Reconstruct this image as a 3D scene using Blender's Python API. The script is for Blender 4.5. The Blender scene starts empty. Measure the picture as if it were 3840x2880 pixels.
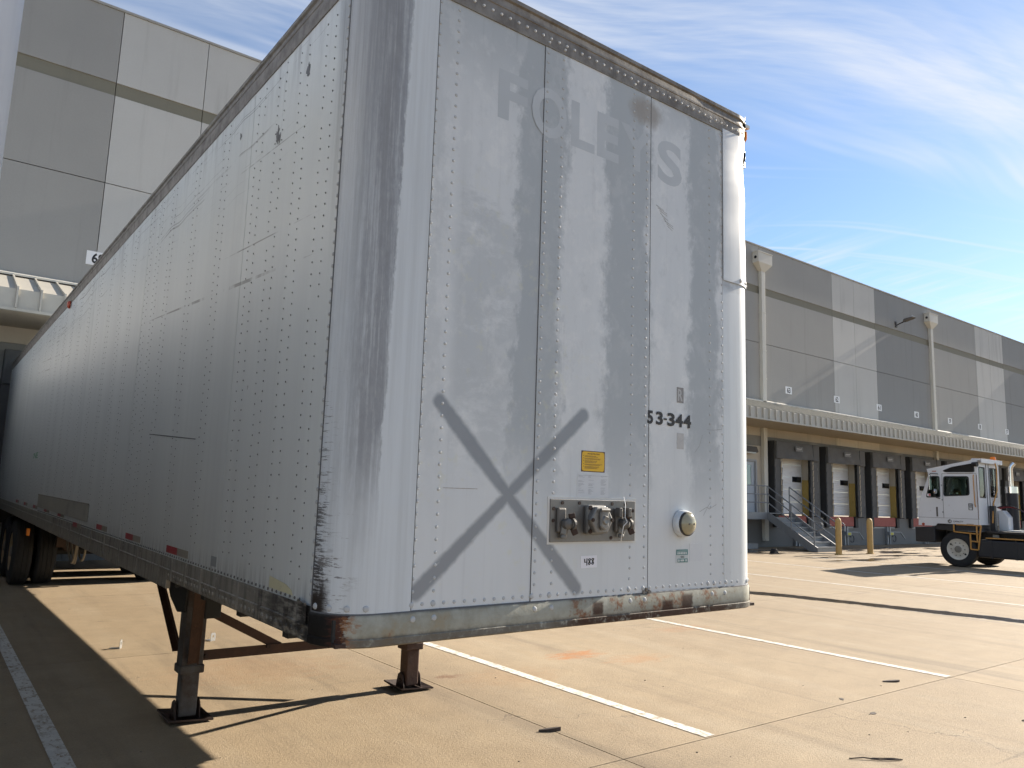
import bpy, bmesh, math, random
from mathutils import Matrix, Vector, Euler
from mathutils.geometry import tessellate_polygon
random.seed(7)
R = math.radians
SC = bpy.context.scene
COL = SC.collection

# ------------------------------------------------------------------ camera
CAM_POS = Vector((-1.241, -2.676, 1.643))
yaw, pit, rol = R(37.122), R(8.433), R(-1.906)
fwd = Vector((math.sin(yaw)*math.cos(pit), math.cos(yaw)*math.cos(pit), math.sin(pit)))
rt = Vector((math.cos(yaw), -math.sin(yaw), 0)); up = rt.cross(fwd)
rt2 = math.cos(rol)*rt - math.sin(rol)*up
up2 = math.sin(rol)*rt + math.cos(rol)*up
cam_d = bpy.data.cameras.new('camera'); cam = bpy.data.objects.new('camera', cam_d); COL.objects.link(cam)
cam.matrix_world = Matrix(((rt2.x, up2.x, -fwd.x, CAM_POS.x), (rt2.y, up2.y, -fwd.y, CAM_POS.y), (rt2.z, up2.z, -fwd.z, CAM_POS.z), (0, 0, 0, 1)))
cam_d.sensor_width = 36; cam_d.lens = 2875.8/3840*36; cam_d.clip_start = 0.05; cam_d.clip_end = 3000
SC.camera = cam

# ------------------------------------------------------------------ node helpers
NT = None
class X:                                   # a float or colour socket with arithmetic
    def __init__(s, k): s.k = k
    def __add__(a, b): return op('ADD', a, b)
    __radd__ = __add__
    def __sub__(a, b): return op('SUBTRACT', a, b)
    def __rsub__(a, b): return op('SUBTRACT', b, a)
    def __mul__(a, b): return op('MULTIPLY', a, b)
    __rmul__ = __mul__
    def __truediv__(a, b): return op('DIVIDE', a, b)
def put(sock, v):
    if isinstance(v, X): NT.links.new(v.k, sock)
    elif isinstance(v, (tuple, list)):
        d = sock.default_value
        sock.default_value = tuple(v) + ((1.0,) if len(d) == 4 and len(v) == 3 else ())
    else: sock.default_value = v
def node(t, **kw):
    n = NT.nodes.new(t)
    for k, v in kw.items(): setattr(n, k, v)
    return n
def op(o, a, b=0.0, c=0.0):
    n = node('ShaderNodeMath', operation=o)
    put(n.inputs[0], a); put(n.inputs[1], b)
    if o in ('MULTIPLY_ADD', 'COMPARE'): put(n.inputs[2], c)
    return X(n.outputs[0])
def mx(a, b): return op('MAXIMUM', a, b)
def mn(a, b): return op('MINIMUM', a, b)
def ab(a): return op('ABSOLUTE', a)
def sm(lo, hi, v):
    n = node('ShaderNodeMapRange', interpolation_type='SMOOTHSTEP')
    put(n.inputs[0], v); n.inputs[1].default_value = lo; n.inputs[2].default_value = hi
    n.inputs[3].default_value = 0; n.inputs[4].default_value = 1
    if lo > hi:
        n.inputs[1].default_value = hi; n.inputs[2].default_value = lo; n.inputs[3].default_value = 1; n.inputs[4].default_value = 0
    return X(n.outputs[0])
def objco(): return X(node('ShaderNodeTexCoord').outputs['Object'])
def pos(): return X(node('ShaderNodeNewGeometry').outputs['Position'])
def sep(v):
    n = node('ShaderNodeSeparateXYZ'); put(n.inputs[0], v); return [X(o) for o in n.outputs]
def com(x, y, z):
    n = node('ShaderNodeCombineXYZ'); put(n.inputs[0], x); put(n.inputs[1], y); put(n.inputs[2], z); return X(n.outputs[0])
def vmul(v, s, off=(0, 0, 0)):
    n = node('ShaderNodeVectorMath', operation='MULTIPLY_ADD'); put(n.inputs[0], v); n.inputs[1].default_value = s; n.inputs[2].default_value = off; return X(n.outputs[0])
def vadd(a, b):
    n = node('ShaderNodeVectorMath', operation='ADD'); put(n.inputs[0], a); put(n.inputs[1], b); return X(n.outputs[0])
def noise(v, scale=1, detail=3, rough=.55, dist=0.0, color=False):
    n = node('ShaderNodeTexNoise'); put(n.inputs['Vector'], v)
    n.inputs['Scale'].default_value = scale; n.inputs['Detail'].default_value = detail
    n.inputs['Roughness'].default_value = rough; n.inputs['Distortion'].default_value = dist
    return X(n.outputs[1 if color else 0])
def voro(v, scale=1):
    n = node('ShaderNodeTexVoronoi'); put(n.inputs['Vector'], v); n.inputs['Scale'].default_value = scale; return X(n.outputs[0])
def mixc(f, a, b, mode='MIX'):
    n = node('ShaderNodeMix', data_type='RGBA', blend_type=mode)
    put(n.inputs[0], f); put(n.inputs[6], a); put(n.inputs[7], b); return X(n.outputs[2])
def mulc(c, f):                             # colour times a float
    n = node('ShaderNodeVectorMath', operation='SCALE'); put(n.inputs[0], c); put(n.inputs[3], f); return X(n.outputs[0])
def bump(h, strength=.3, dist=.01):
    n = node('ShaderNodeBump'); put(n.inputs['Height'], h); n.inputs['Strength'].default_value = strength; n.inputs['Distance'].default_value = dist
    return X(n.outputs[0])
MATS = {}
def mat(name, fn=None, color=(.5, .5, .5), rough=.6, metal=0.0, **kw):
    global NT
    if name in MATS: return MATS[name]
    m = bpy.data.materials.new(name); m.use_nodes = True; NT = m.node_tree
    p = NT.nodes['Principled BSDF']
    d = fn() if fn else {}
    base = {'Base Color': color, 'Roughness': rough, 'Metallic': metal}; base.update(d); base.update(kw)
    for k, v in base.items(): put(p.inputs[k], v)
    MATS[name] = m; return m
def worn(name, color, rough=.6, metal=0.0, amt=.25, scale=6, dirt=(.05, .045, .04), dirt_amt=.3, bumpy=.15):
    def fn():
        o = objco(); n = noise(o, scale, 5, .65); g = noise(o, scale*9, 3, .6)
        c = mulc(X_color(color), 1-amt + 2*amt*n)
        c = mixc(sm(.55, .78, noise(o, scale*.6, 6, .7))*dirt_amt, c, dirt)
        return {'Base Color': c, 'Roughness': (rough - .1) + .25*g, 'Normal': bump(g, bumpy, .004)}
    return mat(name, fn, metal=metal)
def X_color(c):
    n = node('ShaderNodeRGB'); n.outputs[0].default_value = tuple(c) + (1,); return X(n.outputs[0])

# ------------------------------------------------------------------ world, sun, exposure
SUN_EL, SUN_OFF = R(25.5), R(.4)           # sun stands along +X, a little in front of the warehouse wall
sun_dir = Vector((math.cos(SUN_EL)*math.cos(SUN_OFF), -math.cos(SUN_EL)*math.sin(SUN_OFF), math.sin(SUN_EL)))
w = bpy.data.worlds.new('World'); SC.world = w; w.use_nodes = True; NT = w.node_tree
bg = NT.nodes['Background']
sky = node('ShaderNodeTexSky', sky_type='NISHITA'); sky.sun_disc = False
sky.sun_elevation = SUN_EL; sky.sun_rotation = R(90) + SUN_OFF
sky.altitude = 0; sky.air_density = 1.0; sky.dust_density = .15; sky.ozone_density = 2.0
gd = X(node('ShaderNodeTexCoord').outputs['Generated'])
gx, gy, gz = sep(gd)
dz = mx(gz, 0.0) + .14
px, py = gx/dz, gy/dz
pw = noise(com(px*.8, py*.8, .3), 1.3, 1, .5, color=True)
pv = vadd(com(px, py, 0.0), vmul(pw, (.5, .5, 0), (-.25, -.25, 0)))
def cirrus(ang, sx, sy, off, lo, hi, detail=7):
    ca, sa = math.cos(ang), math.sin(ang)
    qx, qy, _ = sep(pv)
    u = qx*ca + qy*sa; v = qy*ca - qx*sa
    return sm(lo, hi, noise(com(u*sx + off, v*sy + off*.7, off), 1.0, detail, .70))
def gau(v, w_): return op('EXPONENT', op('MULTIPLY', v*v, -1/(w_*w_)))
band_s = px*.454 + py*.891 + .10*(noise(com(px, py, 2.0), 1.4, 1, .6) - .5)       # bands of cirrus running across the sky
f1 = cirrus(R(-27), 1.1, 6.5, 4.3, .26, .74, 6); f1b = cirrus(R(-12), .8, 9.0, 21.3, .30, .75, 3); f2 = cirrus(R(72), 1.3, 8.0, 9.1, .42, .76, 4); f3 = cirrus(R(-33), .7, 16.0, 15.7, .52, .74, 2)
cl = gau(band_s - 1.10, .17)*(f1*.62 + f1b*.45)
cl = cl + gau(band_s - 1.35, .07)*f1b*.55 + gau(band_s - 1.58, .10)*f3*.45
cl = cl + gau(band_s - 1.88, .17)*mx(f2*.75, f3*.6) + sm(1.0, .6, band_s)*f1*.45
haze = sm(.36, .02, gz)*.22 + .05
cl = mn(cl + haze, 1.0)
tint = node('ShaderNodeVectorMath', operation='MULTIPLY'); put(tint.inputs[0], X(sky.outputs[0])); tint.inputs[1].default_value = (.87, .955, 1.05)
skyc = mixc(cl*.85, X(tint.outputs[0]), (5.5, 5.62, 5.85))
put(bg.inputs[0], skyc); bg.inputs[1].default_value = .069

w.cycles.sampling_method = 'MANUAL'; w.cycles.sample_map_resolution = 256
sd = bpy.data.lights.new('sun', 'SUN'); sd.energy = 5.0; sd.angle = R(.53); sd.color = (1.0, .89, .745)
so = bpy.data.objects.new('sun', sd); COL.objects.link(so)
so.rotation_euler = sun_dir.to_track_quat('Z', 'Y').to_euler(); so.location = (40, -5, 30)
SC.view_settings.view_transform = 'Standard'; SC.view_settings.look = 'None'; SC.view_settings.gamma = 1
SC.view_settings.exposure = 1.3
SC.render.engine = 'CYCLES'; SC.cycles.use_denoising = True; SC.cycles.max_bounces = 5; SC.cycles.diffuse_bounces = 3; SC.cycles.glossy_bounces = 3; SC.cycles.transmission_bounces = 3; SC.cycles.transparent_max_bounces = 6; SC.cycles.adaptive_threshold = .025; SC.cycles.caustics_reflective = False; SC.cycles.caustics_refractive = False

# ------------------------------------------------------------------ mesh helpers
class MB:
    def __init__(s): s.v = []; s.f = []
    def add(s, vs, fs):
        o = len(s.v); s.v += [tuple(v) for v in vs]; s.f += [tuple(i+o for i in f) for f in fs]; return s
    def box(s, x0, x1, y0, y1, z0, z1):
        return s.add([(x, y, z) for z in (z0, z1) for y in (y0, y1) for x in (x0, x1)],
                     [(0, 2, 3, 1), (4, 5, 7, 6), (0, 1, 5, 4), (1, 3, 7, 5), (3, 2, 6, 7), (2, 0, 4, 6)])
    def bar(s, p, q, w, h, hint=(0, 0, 1)):
        p, q = Vector(p), Vector(q); d = (q-p).normalized(); a = d.cross(Vector(hint))
        if a.length < 1e-4: a = d.cross(Vector((1, 0, 0)))
        a.normalize(); b = a.cross(d); a *= w/2; b *= h/2
        return s.add([p-a-b, p+a-b, p+a+b, p-a+b, q-a-b, q+a-b, q+a+b, q-a+b],
                     [(0, 1, 2, 3), (7, 6, 5, 4), (0, 4, 5, 1), (1, 5, 6, 2), (2, 6, 7, 3), (3, 7, 4, 0)])
    def cyl(s, p, q, r, n=12, r2=None):
        p, q = Vector(p), Vector(q); d = (q-p).normalized(); a = d.orthogonal().normalized(); b = d.cross(a)
        r2 = r if r2 is None else r2
        vs = [p + (a*math.cos(t)+b*math.sin(t))*r for t in [2*math.pi*i/n for i in range(n)]]
        vs += [q + (a*math.cos(t)+b*math.sin(t))*r2 for t in [2*math.pi*i/n for i in range(n)]]
        fs = [(i, (i+1) % n, n+(i+1) % n, n+i) for i in range(n)] + [tuple(range(n-1, -1, -1)), tuple(range(n, 2*n))]
        return s.add(vs, fs)
    def tube(s, pts, r, n=8):
        pts = [Vector(p) for p in pts]; m = len(pts); vs = []
        a = None
        for i, p in enumerate(pts):
            d = (pts[min(i+1, m-1)]-pts[max(i-1, 0)]).normalized()
            if a is None: a = d.orthogonal().normalized()
            a = (a - d*a.dot(d)).normalized(); b = d.cross(a)
            vs += [p + (a*math.cos(2*math.pi*k/n)+b*math.sin(2*math.pi*k/n))*r for k in range(n)]
        fs = [(i*n+k, i*n+(k+1) % n, (i+1)*n+(k+1) % n, (i+1)*n+k) for i in range(m-1) for k in range(n)]
        fs += [tuple(range(n-1, -1, -1)), tuple(range((m-1)*n, m*n))]
        return s.add(vs, fs)
    def lathe(s, prof, c, axis='x', n=32):                # prof: (along axis, radius)
        c = Vector(c); ax = {'x': Vector((1, 0, 0)), 'y': Vector((0, 1, 0)), 'z': Vector((0, 0, 1))}[axis]
        a = {'x': Vector((0, 1, 0)), 'y': Vector((0, 0, 1)), 'z': Vector((1, 0, 0))}[axis]; b = ax.cross(a)
        vs = []; m = len(prof)
        for (t, r) in prof:
            vs += [c + ax*t + (a*math.cos(2*math.pi*k/n)+b*math.sin(2*math.pi*k/n))*max(r, 1e-4) for k in range(n)]
        fs = [(i*n+k, i*n+(k+1) % n, (i+1)*n+(k+1) % n, (i+1)*n+k) for i in range(m-1) for k in range(n)]
        return s.add(vs, fs)
    def prism(s, poly, fn, a, b):                         # poly of (u,v); fn(u,v,t) -> point
        n = len(poly)
        return s.add([fn(u, v, a) for u, v in poly] + [fn(u, v, b) for u, v in poly],
                     [tuple(range(n-1, -1, -1)), tuple(range(n, 2*n))] + [(i, (i+1) % n, n+(i+1) % n, n+i) for i in range(n)])
    def holed(s, outer, holes, fn, a, b):                 # plate with holes
        loops = [outer] + holes; allp = [p for l in loops for p in l]; n = len(allp)
        tri = tessellate_polygon([[Vector((p[0], p[1], 0)) for p in l] for l in loops])
        fs = [tuple(t) for t in tri] + [tuple(i+n for i in reversed(t)) for t in tri]
        o = 0
        for l in loops:
            k = len(l); fs += [(o+i, o+(i+1) % k, n+o+(i+1) % k, n+o+i) for i in range(k)]; o += k
        return s.add([fn(u, v, a) for u, v in allp] + [fn(u, v, b) for u, v in allp], fs)
    def dome(s, c, axis, r, h, n=7):
        c = Vector(c); d = Vector(axis).normalized(); a = d.orthogonal().normalized(); b = d.cross(a); vs = []
        for (rr, hh) in ((1, 0), (.8, .55)):
            vs += [c + (a*math.cos(2*math.pi*k/n)+b*math.sin(2*math.pi*k/n))*r*rr + d*h*hh for k in range(n)]
        vs.append(c + d*h)
        return s.add(vs, [(k, (k+1) % n, n+(k+1) % n, n+k) for k in range(n)] + [(n+k, n+(k+1) % n, 2*n) for k in range(n)])
    def sweep(s, path, prof, close_ends=True):            # path: (x,y,nx,ny); prof: closed list of (out,z)
        m = len(prof); k = len(path)
        vs = [(x+nx*o, y+ny*o, z) for (x, y, nx, ny) in path for (o, z) in prof]
        fs = [(i*m+j, i*m+(j+1) % m, (i+1)*m+(j+1) % m, (i+1)*m+j) for i in range(k-1) for j in range(m)]
        if close_ends: fs += [tuple(range(m-1, -1, -1)), tuple(range((k-1)*m, k*m))]
        return s.add(vs, fs)
    def mesh(s, name, m, smooth=False):
        me = bpy.data.meshes.new(name); me.from_pydata(s.v, [], s.f); me.validate()
        bm = bmesh.new(); bm.from_mesh(me); bmesh.ops.recalc_face_normals(bm, faces=bm.faces); bm.to_mesh(me); bm.free()
        if m: me.materials.append(m)
        if smooth:
            me.polygons.foreach_set('use_smooth', [True]*len(me.polygons))
            try: me.set_sharp_from_angle(angle=R(35))
            except Exception: pass
        return me
    def build(s, name, m, parent=None, smooth=False, bevel=0):
        return link(name, s.mesh(name, m, smooth), parent, bevel=bevel)
def link(name, me, parent=None, loc=None, rot=None, bevel=0):
    o = bpy.data.objects.new(name, me); COL.objects.link(o)
    if parent is not None: o.parent = parent
    if loc is not None: o.location = loc
    if rot is not None: o.rotation_euler = rot
    if bevel:
        b = o.modifiers.new('bevel', 'BEVEL'); b.width = bevel; b.segments = 2; b.limit_method = 'ANGLE'; b.angle_limit = R(40)
    return o
def tag(o, label=None, cat=None, group=None, kind=None):
    if label: o['label'] = label
    if cat: o['category'] = cat
    if group: o['group'] = group
    if kind: o['kind'] = kind
    return o
def empty(name, label, cat, loc=(0, 0, 0), group=None):
    o = bpy.data.objects.new(name, None); COL.objects.link(o); o.location = loc; o.empty_display_size = .2
    return tag(o, label, cat, group)
def copy_tree(o, parent=None):
    c = o.copy(); COL.objects.link(c); c.parent = parent
    for ch in list(o.children): copy_tree(ch, c)
    return c
TXT = {}
def text_mesh(body, bold=0.0, extrude=0.0):
    """flat lettering mesh scaled so its bounding box is 0..1 x 0..1"""
    key = (body, bold, extrude)
    if key in TXT: return TXT[key]
    c = bpy.data.curves.new('lettering', 'FONT'); c.body = body; c.size = 1; c.offset = bold; c.extrude = extrude; c.resolution_u = 4
    o = bpy.data.objects.new('lettering', c); COL.objects.link(o)
    bpy.context.view_layer.update()
    me = bpy.data.meshes.new_from_object(o.evaluated_get(bpy.context.evaluated_depsgraph_get()))
    bpy.data.objects.remove(o)
    xs = [v.co.x for v in me.vertices]; ys = [v.co.y for v in me.vertices]
    x0, x1, y0, y1 = min(xs), max(xs), min(ys), max(ys)
    vs = [((v.co.x-x0)/(x1-x0), (v.co.y-y0)/(y1-y0), v.co.z) for v in me.vertices]; fs = [tuple(p.vertices) for p in me.polygons]
    TXT[key] = (vs, fs); return TXT[key]
def lettering(body, fn, bold=0.0):                         # fn(u,v) -> point, u and v in 0..1
    vs, fs = text_mesh(body, bold); m = MB(); m.add([fn(u, v) for u, v, _ in vs], fs); return m
def stroke(pts, wd, fn):                                   # flat ribbon along (u,v) points
    m = MB(); pts = [Vector(p) for p in pts]
    for i in range(len(pts)-1):
        a, b = pts[i], pts[i+1]; d = (b-a).normalized(); n = Vector((-d.y, d.x))*wd/2; e = d*wd*.3
        m.add([fn(*(a-e-n)), fn(*(b+e-n)), fn(*(b+e+n)), fn(*(a-e+n))], [(0, 1, 2, 3)])
    return m

# ------------------------------------------------------------------ ground
D = 16.372                                  # the warehouse wall plane
def ground_color(P):
    x, y, z = sep(P)
    n1 = noise(P, .45, 5, .6); n2 = noise(vmul(P, (2.2, .35, 1)), 1.0, 4, .6)
    n3 = noise(P, 55, 3, .7); n4 = noise(P, 3.5, 5, .65)
    c = mixc(n1, (.245, .178, .107), (.365, .288, .188))
    c = mixc(sm(.45, .75, n2)*.35, c, (.37, .31, .225))
    n5 = noise(P, 90, 2, .6); c = mulc(c, mx(.25, (.30 + .42*n3 + .40*n4 + .36*n5)))
    # dark specks and small oil drops
    v = voro(vmul(P, (1, 1, 0)), 1.7); c = mixc(sm(.035, .02, v)*sm(.45, .6, noise(P, .9, 2))*.8, c, (.06, .05, .04))
    v2 = noise(P, 190, 1, .5); c = mixc(sm(.68, .76, v2)*.6, c, (.07, .055, .04)); c = mixc(sm(.34, .27, v2)*.4, c, (.42, .37, .29))
    # faint tyre tracks along the bays
    tr = noise(vmul(P, (1.6, .12, 1), (3, 0, 0)), 1.2, 5, .6); c = mixc(sm(.52, .70, tr)*.42, c, (.10, .078, .055))
    vc = node('ShaderNodeTexVoronoi'); vc.feature = 'DISTANCE_TO_EDGE'; put(vc.inputs['Vector'], vadd(vmul(P, (.33, .33, 0)), vmul(noise(P, 1.6, 4, .6, color=True), (.35, .35, 0)))); vc.inputs['Scale'].default_value = 1.0
    c = mixc(sm(.0022, .0006, X(vc.outputs[0]))*sm(.52, .6, noise(P, .35, 2))*.55, c, (.07, .055, .04))
    tk_ = noise(vmul(P, (.35, 7, 1), (1, 2, 0)), 1.0, 3, .5); c = mixc(sm(.62, .72, tk_)*sm(.5, .65, noise(P, .3, 3))*.38, c, (.09, .07, .05))
    # rust stains
    def blob(cx, cy, rx, ry, amt, col):
        nonlocal c
        e = op('POWER', (x-cx)/rx, 2.0) + op('POWER', (y-cy)/ry, 2.0)
        c = mixc(sm(1.0, .15, e + 3.4*(noise(vmul(P, (1, 2.2, 1)), 5, 7, .75)-.42))*amt, c, col)
    blob(4.55, 3.68, .5, .25, .8, (.34, .14, .045)); blob(5.0, 3.2, .6, .28, .4, (.32, .15, .055))
    blob(2.82, 3.5, .2, .12, .6, (.13, .05, .022)); blob(1.4, 4.6, 1.2, .9, .25, (.26, .13, .055)); blob(7.0, 4.3, .7, .25, .4, (.30, .15, .07)); blob(3.3, 3.2, .8, .5, .25, (.28, .15, .06))
    return c, n3, x, y
def m_concrete():
    P = pos(); c, n3, x, y = ground_color(P); c = mulc(c, .91 + .18*X(node('ShaderNodeObjectInfo').outputs['Random']))
    # water: a thin run of it across the yard, and wet patches below the stairs
    wob = noise(P, .9, 4, .6) - .5
    line = ab(x - (13.3 - .265*y) + wob*.35 + .10*op('SINE', y*.9))
    wet = sm(.34, .20, line + .30*(noise(P, 6, 4, .7)-.5))
    reg = sm(.0, 1.0, sm(9.2, 11.0, y)*sm(15.9, 15.0, y)*sm(20.0, 23.0, x)*sm(38, 34, x))
    wet = mx(wet, reg*sm(.50, .58, noise(vmul(P, (.25, .9, 1)), 1.3, 4, .6)))
    grain = noise(P, 130, 2, .6); brm = noise(vmul(P, (9, 120, 1)), 1.0, 2, .5)
    h = grain*.7 + brm*.6 + noise(P, 45, 3, .6)*.8
    return {'Base Color': mixc(wet, c, mulc(c, .17)), 'Roughness': mx(.12, .86 - .72*wet), 'Normal': bump(h*(1-.6*wet), .8, .006)}
M_CONC = mat('concrete', m_concrete)
def m_line():
    P = pos(); c, n3, x, y = ground_color(P)
    worn_ = sm(.50, .60, noise(P, 9, 6, .75))*.45 + sm(.53, .60, noise(vmul(P, (30, 12, 1)), 1.0, 5, .7))*.75
    worn_ = mn(worn_, 1.0)
    wc = mulc(X_color((.62, .60, .55)), .70 + .5*noise(P, 14, 4, .6))
    return {'Base Color': mixc(worn_, wc, c), 'Roughness': .75, 'Normal': bump(noise(P, 130, 2), .5, .004)}
M_LINE = mat('road_paint', m_line)

g = MB(); g.add([(-500, -500, -.02), (600, -500, -.02), (600, 600, -.02), (-500, 600, -.02)], [(0, 1, 2, 3)])
ground = tag(g.build('ground', mat('joint_filler', color=(.11, .085, .06), rough=.9)), kind='structure')
PX0, PY0, PS = 2.56, 1.02, 4.66
ys = [PY0 + PS*k for k in (-3, -2, -1, 0, 1, 2, 3)] + [D - .01]
for i in range(-5, 17):
    for j in range(len(ys)-1):
        s = MB(); x0 = PX0 + PS*i; s.box(x0+.004, x0+PS-.004, ys[j]+.004, ys[j+1]-.004, -.0195, 0.0)
        s.build('slab', M_CONC, ground)
for (a, b, c_, d_) in ((-500, PX0-5*PS-.004, -500, 600), (PX0+17*PS+.004, 600, -500, 600), (PX0-5*PS, PX0+17*PS, -500, ys[0]-.004)):
    s = MB(); s.box(a, b, c_, d_, -.0195, -.0005); s.build('slab', M_CONC, ground)

def line(x0, x1, y0, y1, ends=None):
    m = MB(); n = 24
    for i in range(n):
        a = y0 + (y1-y0)*i/n; b = y0 + (y1-y0)*(i+1)/n
        m.add([(x0, a, .004), (x1, a, .004), (x1, b, .004), (x0, b, .004)], [(0, 1, 2, 3)])
    return tag(m.build('painted_line', M_LINE), kind='structure')
line(3.40, 3.51, 1.04, 15.0); line(7.165, 7.275, 1.04, 15.0); line(-.44, -.33, -3.2, 15.0); line(-4.3, -4.19, -3.2, 15.0)
line(14.96, 15.07, 1.04, 15.0); line(18.80, 18.91, 1.04, 15.0); line(22.65, 22.76, 1.04, 12.0)

# ------------------------------------------------------------------ warehouse
def word(n):
    ones = ['', '-one', '-two', '-three', '-four', '-five', '-six', '-seven', '-eight', '-nine']
    return {5: 'fifty', 6: 'sixty', 7: 'seventy'}[n//10] + ones[n % 10]
def wallpaint(name, c, streak=.34):
    def fn():
        o = objco(); x, y, z = sep(o)
        n = noise(o, .55, 5, .6); st = noise(vmul(o, (1.8, 1, .12)), 1.0, 5, .65); g = noise(o, 26, 4, .6); f = noise(o, 90, 2)
        col = mulc(X_color(c), .86 + .22*n + .10*(g-.5))
        col = mixc(sm(.52, .8, st)*streak, col, (.10, .095, .085))
        return {'Base Color': col, 'Roughness': .62 + .2*n, 'Normal': bump(g*.7 + f*.5, .35, .006)}
    return mat(name, fn)
M_WD = wallpaint('wall_grey_paint', (.315, .313, .298)); M_WD2 = wallpaint('wall_slate_paint', (.25, .255, .252)); M_WL = wallpaint('wall_light_paint', (.50, .50, .48))
M_BAND = wallpaint('wall_band_paint', (.20, .19, .145)); M_BEIGE = wallpaint('wall_beige_paint', (.50, .45, .37)); M_BASE = wallpaint('wall_base_paint', (.17, .17, .165))
M_DOORW = worn('door_white', (.78, .79, .80), .45, amt=.06, scale=2, dirt=(.4, .4, .38), dirt_amt=.25)
M_YEL = worn('safety_yellow', (.47, .32, .085), .6, amt=.15, dirt_amt=.3)
M_BLACKGLASS = mat('dark_glass', color=(.015, .017, .02), rough=.08)
M_RED = worn('leveler_red', (.33, .075, .06), .6, amt=.2)
M_FABRIC = worn('shelter_fabric', (.105, .106, .108), .75, amt=.3, scale=3, dirt=(.17, .16, .15), dirt_amt=.5, bumpy=.4)
M_FABRIC_SHADE = worn('shelter_shaded_fabric', (.03, .031, .033), .7, amt=.3, scale=3, dirt=(.08, .08, .08), dirt_amt=.4)  # darker copy of the shelter fabric: shade of the side faces put into colour
M_STRIPE = worn('shelter_stripe', (.42, .36, .27), .7, amt=.25, scale=9)
M_SPOUT = worn('spout_beige', (.56, .54, .48), .5, amt=.08, scale=2, dirt_amt=.15)
M_CANOPY = worn('canopy_metal', (.43, .41, .36), .42, metal=0.0, amt=.1, scale=1.5, dirt=(.2, .19, .16), dirt_amt=.4, bumpy=.03)
M_GALV = worn('galvanised_grey', (.30, .32, .34), .45, metal=.35, amt=.15, scale=8, dirt_amt=.2)
M_SIGNW = mat('sign_white', color=(.78, .79, .80), rough=.45); M_SIGNK = mat('sign_black', color=(.015, .015, .017), rough=.6)

wh = empty('warehouse', 'grey concrete warehouse wall with numbered dock doors', 'warehouse', (0, D, 0))
LIGHT_C = [-12.1, 3.26, 18.6, 33.95, 49.6, 65.2]; MID_J = [-4.4, 10.93, 26.25, 41.69, 57.4, 73.0]
XL, XR = -14.0, 84.0
edges = sorted([XL, XR] + [v for c in LIGHT_C for v in (c-1.95, c, c+2.0) if v > XL] + MID_J)
def zone(x):
    for c in LIGHT_C:
        if c-1.95 < x < c+2.0: return M_WL
    return M_WD2 if 35.9 < x < 41.6 or 51.5 < x < 57 else M_WD
SPAC = 3.838
doors = {63-i: 28.273 + 3.875*i for i in range(0, 12)}
for k, n_ in enumerate((64, 65, 66, 67, 68, 69, 70, 71, 72)): doors[n_] = 28.273 - SPAC*(k+2)
OW, OZ0, OZ1 = 1.37, 1.27, 4.25
# upper wall: separate tilt-up panels, recessed joints and a recessed stripe
for a, b in zip(edges[:-1], edges[1:]):
    m_ = zone((a+b)/2)
    for z0, z1, mm, dep in ((5.96, 8.455, m_, 0), (8.475, 10.595, m_, 0), (10.595, 10.92, M_BAND, .025), (10.92, 12.70, m_, 0)):
        s = MB(); s.box(a+.008, b-.008, dep, .16, z0, z1); s.build('wall_panel', mm, wh)
    s = MB(); s.box(a+.008, b-.008, 0, .16, 4.52, 5.955); s.build('wall_panel', M_BEIGE if m_ is not M_WL else wallpaint('wall_cream_paint', (.66, .60, .49)), wh)
s = MB(); s.box(XL, XR, .165, .5, 4.3, 12.70); s.build('backing_wall', M_BASE, wh)
s = MB(); s.box(XL, XR, -.03, .52, 12.705, 12.76); s.build('coping', M_WD, wh)
s = MB(); s.box(XL, XR, .5, 40, 12.3, 12.5); s.build('roof_deck', M_BASE, wh)
# lower wall between the door openings
xs = sorted(doors.values()); cur = XL
M_GREYLOW = wallpaint('wall_lower_paint', (.23, .23, .22))
pieces = []
for c in xs:
    pieces.append((cur, c-OW)); cur = c+OW
pieces.append((cur, XR))
MANX0, MANX1 = 24.15, 25.85
for a, b in pieces:
    if a < 24.5 < b:
        for (u, v, z0, z1, mm) in ((a, 23.1, 1.27, 4.51, M_GREYLOW), (23.1, 24.9, 1.27, 4.1, M_BEIGE), (25.9, 26.55, 1.27, 4.1, M_BEIGE), (24.9, 25.9, 3.52, 4.1, M_BEIGE), (23.1, 26.55, 4.105, 4.515, M_GREYLOW), (26.555, b, 1.27, 4.515, M_GREYLOW)):
            s = MB(); s.box(u, v, .004, .35, z0, z1); s.build('wall_panel', mm, wh)
    else:
        s = MB(); s.box(a, b, .004, .35, 1.27, 4.515); s.build('wall_panel', M_GREYLOW, wh)
for c in xs:
    s = MB(); s.box(c-OW, c+OW, .004, .35, OZ1, 4.515); s.build('lintel', M_GREYLOW, wh)
for a, b in zip(edges[:-1], edges[1:]):
    s = MB(); s.box(a+.006, b-.006, 0, .4, 0, 1.265); s.build('base_wall', M_BASE, wh)
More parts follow.
